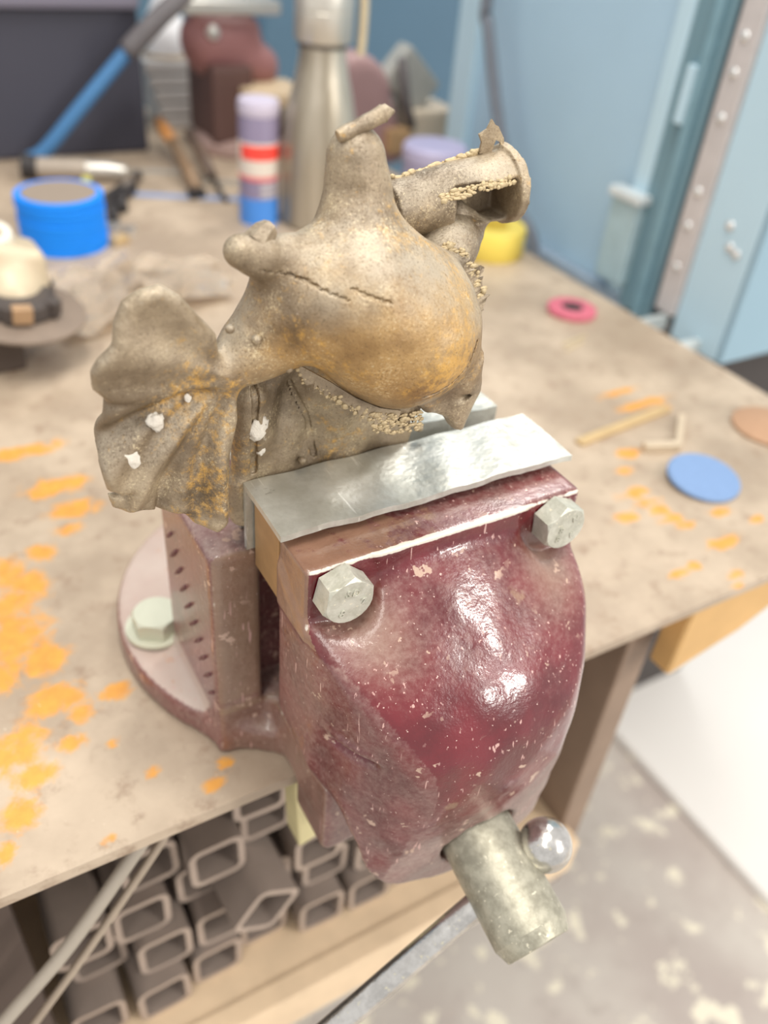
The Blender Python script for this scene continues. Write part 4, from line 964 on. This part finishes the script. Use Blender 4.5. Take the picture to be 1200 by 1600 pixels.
b = BM(); lathe(b, [(0, 0), (0.006, 0), (0.007, 0.022), (0.005, 0.026), (0, 0.026)], 14); o = obj('glue_cap', b, plain('yellow_green_cap', rgb(214, 210, 96), 0.4), angle=40); o.location = (0.153, 1.04, 0)
tag(o, 'tiny yellow green cap standing behind the blue disc stack', 'cap')
b = BM(); tube(b, [(0.092, 1.085, 0.006), (0.094, 1.03, 0.006)], 0.006, 12); tag(obj('chalk_stick', b, plain('pink_chalk', rgb(222, 188, 190), 0.8)), 'short pink chalk stick lying behind the blue disc stack', 'chalk')
t = empty('pliers', (0.165, 0.93, 0), 'black handled pliers lying to the right of the blue disc stack', 'pliers')
for j, (p, m_, nm) in enumerate((([(0.205, 1.04, 0.008), (0.172, 1.0, 0.008), (0.163, 0.95, 0.008), (0.155, 0.915, 0.008)], M_DARK, 'handle'), ([(0.215, 1.03, 0.008), (0.185, 0.99, 0.008), (0.178, 0.95, 0.008)], M_DARK, 'handle'), ([(0.20, 1.03, 0.009), (0.24, 1.085, 0.008)], plain('dark_jaw', rgb(110, 100, 92), 0.4, 0.5), 'jaw'))):
    b = BM(); tube(b, p, 0.0075, 10); o = obj(nm, b, m_, t, smooth=True); o.location = (-0.165, -0.93, 0)
b = BM()
lathe(b, [(0.005, 0), (0.010, 0), (0.010, 0.008), (0.005, 0.008), (0.005, 0)], 18, trs((0.150, 0.895, 0))); lathe(b, [(0.004, 0), (0.008, 0), (0.008, 0.008), (0.004, 0.008), (0.004, 0)], 18, trs((0.166, 0.877, 0)))
tag(obj('steel_nut', b, M_LGREY), 'two small bright steel rings touching the right side of the blue disc stack', 'ring')
b = BM(); box(b, (-0.012, -0.006, 0), (0.012, 0.006, 0.010), 0.002, trs((0.143, 0.845, 0), (0, 0, 0.5)))
tag(obj('wood_chip', b, M_SCRAP), 'small tan wood chip beside the foot of the blue disc stack', 'scrap')

# ------------------------------------------------------------------ things behind the bench top
# charcoal welding screen box
t = empty('welding_screen', (0.0, 1.3, 0), 'dark charcoal cabinet screen standing at the back left of the bench', 'screen')
b = BM(); box(b, (-0.72, 1.23, 0.0), (0.302, 1.37, 0.60), 0.006); o = obj('screen_panel', b, plain('charcoal_panel', rgb(62, 62, 74), 0.6, 0, 0.04, 6), t); o.location = (0, -1.3, 0)
b = BM(); box(b, (-0.72, 1.212, 0.207), (0.302, 1.232, 0.30), 0.008); o = obj('top_band', b, plain('lavender_grey_band', rgb(120, 116, 130), 0.7, 0, 0.04, 6), t); o.location = (0, -1.3, 0)
# air hose: blue lower part, grey upper sleeve
t = empty('air_hose', (0.12, 1.19, 0), 'blue air hose with grey sleeve hanging in front of the charcoal screen', 'hose')
b = BM(); tube(b, smooth_path([(0.10, 1.185, 0.011), (0.128, 1.18, 0.026), (0.19, 1.17, 0.090), (0.268, 1.165, 0.166)], 6), 0.0105, 14); o = obj('blue_tube', b, plain('blue_hose', rgb(70, 122, 170), 0.45, 0, 0.05, 40), t, smooth=True); o.location = (-0.12, -1.19, 0)
b = BM(); tube(b, smooth_path([(0.262, 1.165, 0.160), (0.31, 1.155, 0.205), (0.36, 1.15, 0.250), (0.45, 1.15, 0.36), (0.6, 1.2, 0.6)], 6), 0.0145, 14); o = obj('sleeve', b, plain('grey_sleeve', rgb(110, 106, 108), 0.6), t, smooth=True); o.location = (-0.12, -1.19, 0)
# stack of grey plates with a white jug on top
M_PLATE = plain('grey_plate', rgb(200, 197, 195), 0.5, 0.1, 0.05, 20)
b = BM(); box(b, (-0.055, -0.05, 0), (0.055, 0.05, 0.0205), 0.003); pl0 = obj('grey_plate', b, M_PLATE)
pn = ['bottom', 'second from the bottom', 'middle', 'second from the top', 'topmost']
for i in range(5):
    o = pl0 if i == 0 else pl0.copy()
    if i: COL.objects.link(o)
    o.location = (0.424 - 0.007 * i, 1.402, 0.0225 * i)
    tag(o, 'thick grey plate, %s of the stack beside the charcoal screen' % pn[i], 'plate', 'grey plates stacked at the back')
t = empty('white_jug', (0.396, 1.402, 0.1110), 'white plastic jug standing on top of the stacked grey plates', 'jug')
b = BM(); lathe(b, [(0, 0), (0.037, 0), (0.041, 0.006), (0.041, 0.030), (0.036, 0.045), (0.022, 0.078), (0.012, 0.094), (0, 0.094)], 36); obj('jug_body', b, plain('white_plastic', rgb(250, 250, 252), 0.4, 0, 0.01, 6), t, angle=45)
b = BM(); lathe(b, [(0, 0.092), (0.014, 0.092), (0.014, 0.106), (0, 0.106)], 24); obj('jug_cap', b, plain('white_cap', rgb(236, 234, 232), 0.4, 0, 0.01, 6), t, angle=40)
b = BM(); lathe(b, [(0.0372, 0.0), (0.0418, 0.0015), (0.0418, 0.004), (0.0405, 0.0065), (0.0372, 0.0)], 36); obj('tan_rim', b, plain('tan_rim', rgb(196, 172, 136), 0.5), t)

# second maroon vise at the back of the bench, end-on
v2 = empty('bench_vise', (0.44, 1.21, 0), 'second smaller maroon vise at the back of the bench with a tan anvil block', 'vise')
M_PAINT2 = plain('dull_maroon', rgb(128, 88, 86), 0.5, 0, 0.12, 14)
M_PAINT2D = plain('dark_dull_maroon', rgb(104, 76, 70), 0.6, 0, 0.12, 14)
def v2p(b, nm, m, **kw):
    o = obj(nm, b, m, **kw); o.parent = v2; o.matrix_parent_inverse = Matrix.Translation((-0.428, -1.21, 0)); return o
b = BM(); lathe(b, [(0, 0), (0.088, 0), (0.09, 0.004), (0.088, 0.016), (0.06, 0.026), (0, 0.026)], 48, trs((0.452, 1.23, 0))); v2p(b, 'base', plain('dusty_maroon', rgb(176, 148, 140), 0.6), angle=40)
b = BM(); box(b, (0.385, 1.175, 0.018), (0.455, 1.30, 0.135), 0.008); v2p(b, 'column', M_PAINT2D)
b = BM(); box(b, (0.455, 1.185, 0.018), (0.515, 1.30, 0.10), 0.006); v2p(b, 'column_rib', plain('shadow_brown', rgb(112, 92, 78), 0.6))
def hump(X, Y, Z):
    d = cone(X, Y, Z, (0.41, 1.24, 0.150), (0.485, 1.23, 0.125), 0.046, 0.034)
    return smin(d, cone(X, Y, Z, (0.39, 1.23, 0.17), (0.46, 1.23, 0.175), 0.034, 0.028), 0.02)
V, Q = nets(hump, (.33, 1.16, .07), (.55, 1.31, .23), 0.005); o = np_mesh('vise_body', V, Q, plain('pinkish_maroon', rgb(160, 112, 110), 0.45, 0, 0.12, 14)); o.parent = v2; o.matrix_parent_inverse = Matrix.Translation((-0.428, -1.21, 0))
b = BM(); box(b, (0.430, 1.12, 0.084), (0.535, 1.23, 0.106), 0.006); v2p(b, 'anvil_block', plain('tan_anvil', rgb(206, 184, 152), 0.5, 0, 0.06, 20))
b = BM(); box(b, (0.345, 1.18, 0.206), (0.505, 1.205, 0.226), 0.003); v2p(b, 'jaw', M_LGREY)
b = BM(); box(b, (0.345, 1.215, 0.206), (0.505, 1.24, 0.226), 0.003); v2p(b, 'jaw', M_LGREY)
b = BM(); lathe(b, [(0, 0), (0.010, 0), (0.010, 0.008), (0, 0.010)], 20, axis_M((0.395, 1.198, 0.180), (0, -1, 0.1))); v2p(b, 'jaw_bolt', M_LGREY)
# third maroon vise further right, seen from behind
v3 = empty('bench_vise', (0.65, 1.15, 0), 'third maroon vise partly hidden behind the steel bottle and the fish', 'vise')
def v3p(b, nm, m, **kw):
    o = obj(nm, b, m, **kw); o.parent = v3; o.matrix_parent_inverse = Matrix.Translation((-0.65, -1.15, 0)); return o
def shield(X, Y, Z):
    d = smax(cone(X, Y, Z, (0.60, 1.10, 0.10), (0.615, 1.10, 0.02), 0.072, 0.085), np.abs(Y - 1.10) - 0.035, 0.015)
    return np.maximum(d, -Z)
V, Q = nets(shield, (.50, 1.05, -.01), (.72, 1.15, .19), 0.005); o = np_mesh('vise_body', V, Q, plain('rosy_maroon', rgb(168, 134, 132), 0.45, 0, 0.1, 12)); o.parent = v3; o.matrix_parent_inverse = Matrix.Translation((-0.65, -1.15, 0))
b = BM(); box(b, (-0.045, -0.02, -0.035), (0.045, 0.02, 0.035), 0.006, trs((0.712, 1.10, 0.125), (0, 0.75, 0))); v3p(b, 'jaw', plain('pale_jaw', rgb(186, 184, 176), 0.4, 0.2))
b = BM(); box(b, (0.70, 1.06, 0.0), (0.80, 1.15, 0.085), 0.008); v3p(b, 'anvil_block', plain('beige_anvil', rgb(196, 182, 162), 0.5))
b = BM(); box(b, (0.655, 1.05, 0.02), (0.70, 1.08, 0.06), 0.006); v3p(b, 'tan_bracket', plain('tan_bracket', rgb(178, 144, 104), 0.5))
b = BM(); tube(b, [(0.675, 1.062, 0.165), (0.69, 1.062, 0.10), (0.705, 1.062, 0.06)], 0.008, 10); v3p(b, 'handle', plain('dark_handle', rgb(96, 90, 90), 0.5), smooth=True)

# ------------------------------------------------------------------ pale blue steel cabinet along the right edge
cb = empty('steel_cabinet', (0.9, 0.7, FZ), 'tall pale blue steel cabinet standing along the right edge of the workbench', 'cabinet')
def cp_(b, nm, m, **kw):
    o = obj(nm, b, m, **kw); o.parent = cb; o.matrix_parent_inverse = Matrix.Translation((-0.9, -0.7, -FZ)); return o
M_CB = plain('pale_blue_paint', rgb(172, 202, 222), 0.45, 0.0, 0.05, 5)
M_CB2 = plain('light_blue_frame', rgb(188, 216, 230), 0.45, 0.0, 0.04, 5)
M_CBD = plain('teal_grey_frame', rgb(114, 146, 158), 0.5, 0.0, 0.05, 8)
b = BM(); box(b, (0.735, 0.545, -0.035), (0.76, 0.95, 0.62), 0.003); cp_(b, 'door_panel', M_CB)
b = BM(); box(b, (0.722, 0.935, -0.035), (0.76, 0.985, 0.62), 0.004); cp_(b, 'door_frame', M_CB2)
b = BM(); box(b, (0.722, 0.53, -0.035), (0.76, 0.556, 0.62), 0.004); cp_(b, 'door_frame', M_CB2)
b = BM(); box(b, (0.716, 0.53, -0.045), (0.76, 0.95, -0.022), 0.003); cp_(b, 'bottom_rail', plain('grey_rail', rgb(150, 166, 182), 0.5))
b = BM(); box(b, (0.724, 0.474, -0.035), (0.76, 0.53, 0.62), 0.002); cp_(b, 'corner_post', M_CBD)
b = BM(); box(b, (0.716, 0.486, -0.035), (0.726, 0.498, 0.62), 0.001); cp_(b, 'post_rib', plain('blue_grey_rib', rgb(128, 164, 178), 0.5))
b = BM(); box(b, (0.728, 0.462, -0.035), (0.76, 0.474, 0.62), 0.0); cp_(b, 'door_gap', plain('dark_gap', rgb(64, 74, 82), 0.7))
b = BM(); box(b, (0.716, 0.430, -0.01), (0.76, 0.462, 0.62), 0.003); cp_(b, 'hinge_strip', plain('worn_grey_strip', rgb(206, 200, 198), 0.45, 0.1, 0.12, 40))
b = BM(); box(b, (0.722, 0.354, -0.036), (0.76, 0.430, 0.62), 0.003); cp_(b, 'side_stile', M_CB2)
b = BM(); box(b, (0.7225, 0.346, -0.036), (1.35, 0.3535, 0.62), 0.003); cp_(b, 'end_panel', plain('dull_blue_paint', rgb(144, 174, 190), 0.5, 0, 0.05, 5))
b = BM(); box(b, (0.76, 0.40, -0.036), (1.35, 1.0, 0.62)); cp_(b, 'carcass', M_CBD)
b = BM(); box(b, (0.78, 0.56, FZ), (1.30, 0.98, -0.036)); cp_(b, 'base', plain('dark_base', rgb(70, 64, 62), 0.7))
b = BM(); box(b, (0.708, 0.522, -0.006), (0.724, 0.572, 0.102), 0.004); cp_(b, 'latch_box', plain('pale_latch', rgb(172, 198, 206), 0.45))
b = BM(); box(b, (0.702, 0.518, 0.100), (0.724, 0.575, 0.112), 0.003); cp_(b, 'latch_cap', plain('white_latch', rgb(214, 222, 224), 0.4))
b = BM(); box(b, (0.714, 0.498, 0.20), (0.726, 0.512, 0.262), 0.002); cp_(b, 'striker', M_CB2)
M_BRK = plain('pale_bracket', rgb(198, 206, 206), 0.45)
b = BM(); box(b, (0.660, 0.438, -0.030), (0.722, 0.448, -0.012), 0.002); cp_(b, 'bracket', M_BRK)
b = BM(); box(b, (0.660, 0.380, -0.034), (0.745, 0.392, -0.020), 0.002); cp_(b, 'bracket', M_BRK)
for yy, zz in ((0.447, 0.30), (0.447, 0.265), (0.446, 0.22), (0.447, 0.14), (0.447, 0.10), (0.446, 0.05), (0.385, 0.096), (0.374, 0.092), (0.394, 0.118)):
    b = BM(); lathe(b, [(0, 0), (0.006, 0), (0.0055, 0.002), (0.003, 0.0035), (0, 0.004)], 14, axis_M((0.7165 if yy > 0.43 else 0.7222, yy, zz), (-1, 0, 0))); cp_(b, 'rivet', plain('bright_rivet', rgb(232, 232, 230), 0.25, 0.6), smooth=True)
# cable hanging in front of the cabinet
b = BM(); tube(b, smooth_path([(0.690, 0.88, 0.60), (0.690, 0.875, 0.285), (0.690, 0.862, 0.24), (0.690, 0.800, 0.12), (0.690, 0.735, 0.035), (0.695, 0.68, -0.03), (0.70, 0.66, -0.3)], 6), 0.0085, 12)
tag(obj('power_cable', b, plain('grey_cable', rgb(112, 118, 128), 0.6), smooth=True), 'grey power cable hanging in front of the pale blue cabinet door', 'cable')
b = BM(); box(b, (0.68, 1.62, FZ), (1.6, 1.70, 1.2), 0.004)
tag(obj('blue_partition', b, plain('steel_blue_partition', rgb(112, 146, 170), 0.55, 0, 0.05, 5)), 'steel blue partition panel standing behind the rear end of the workbench', 'partition')
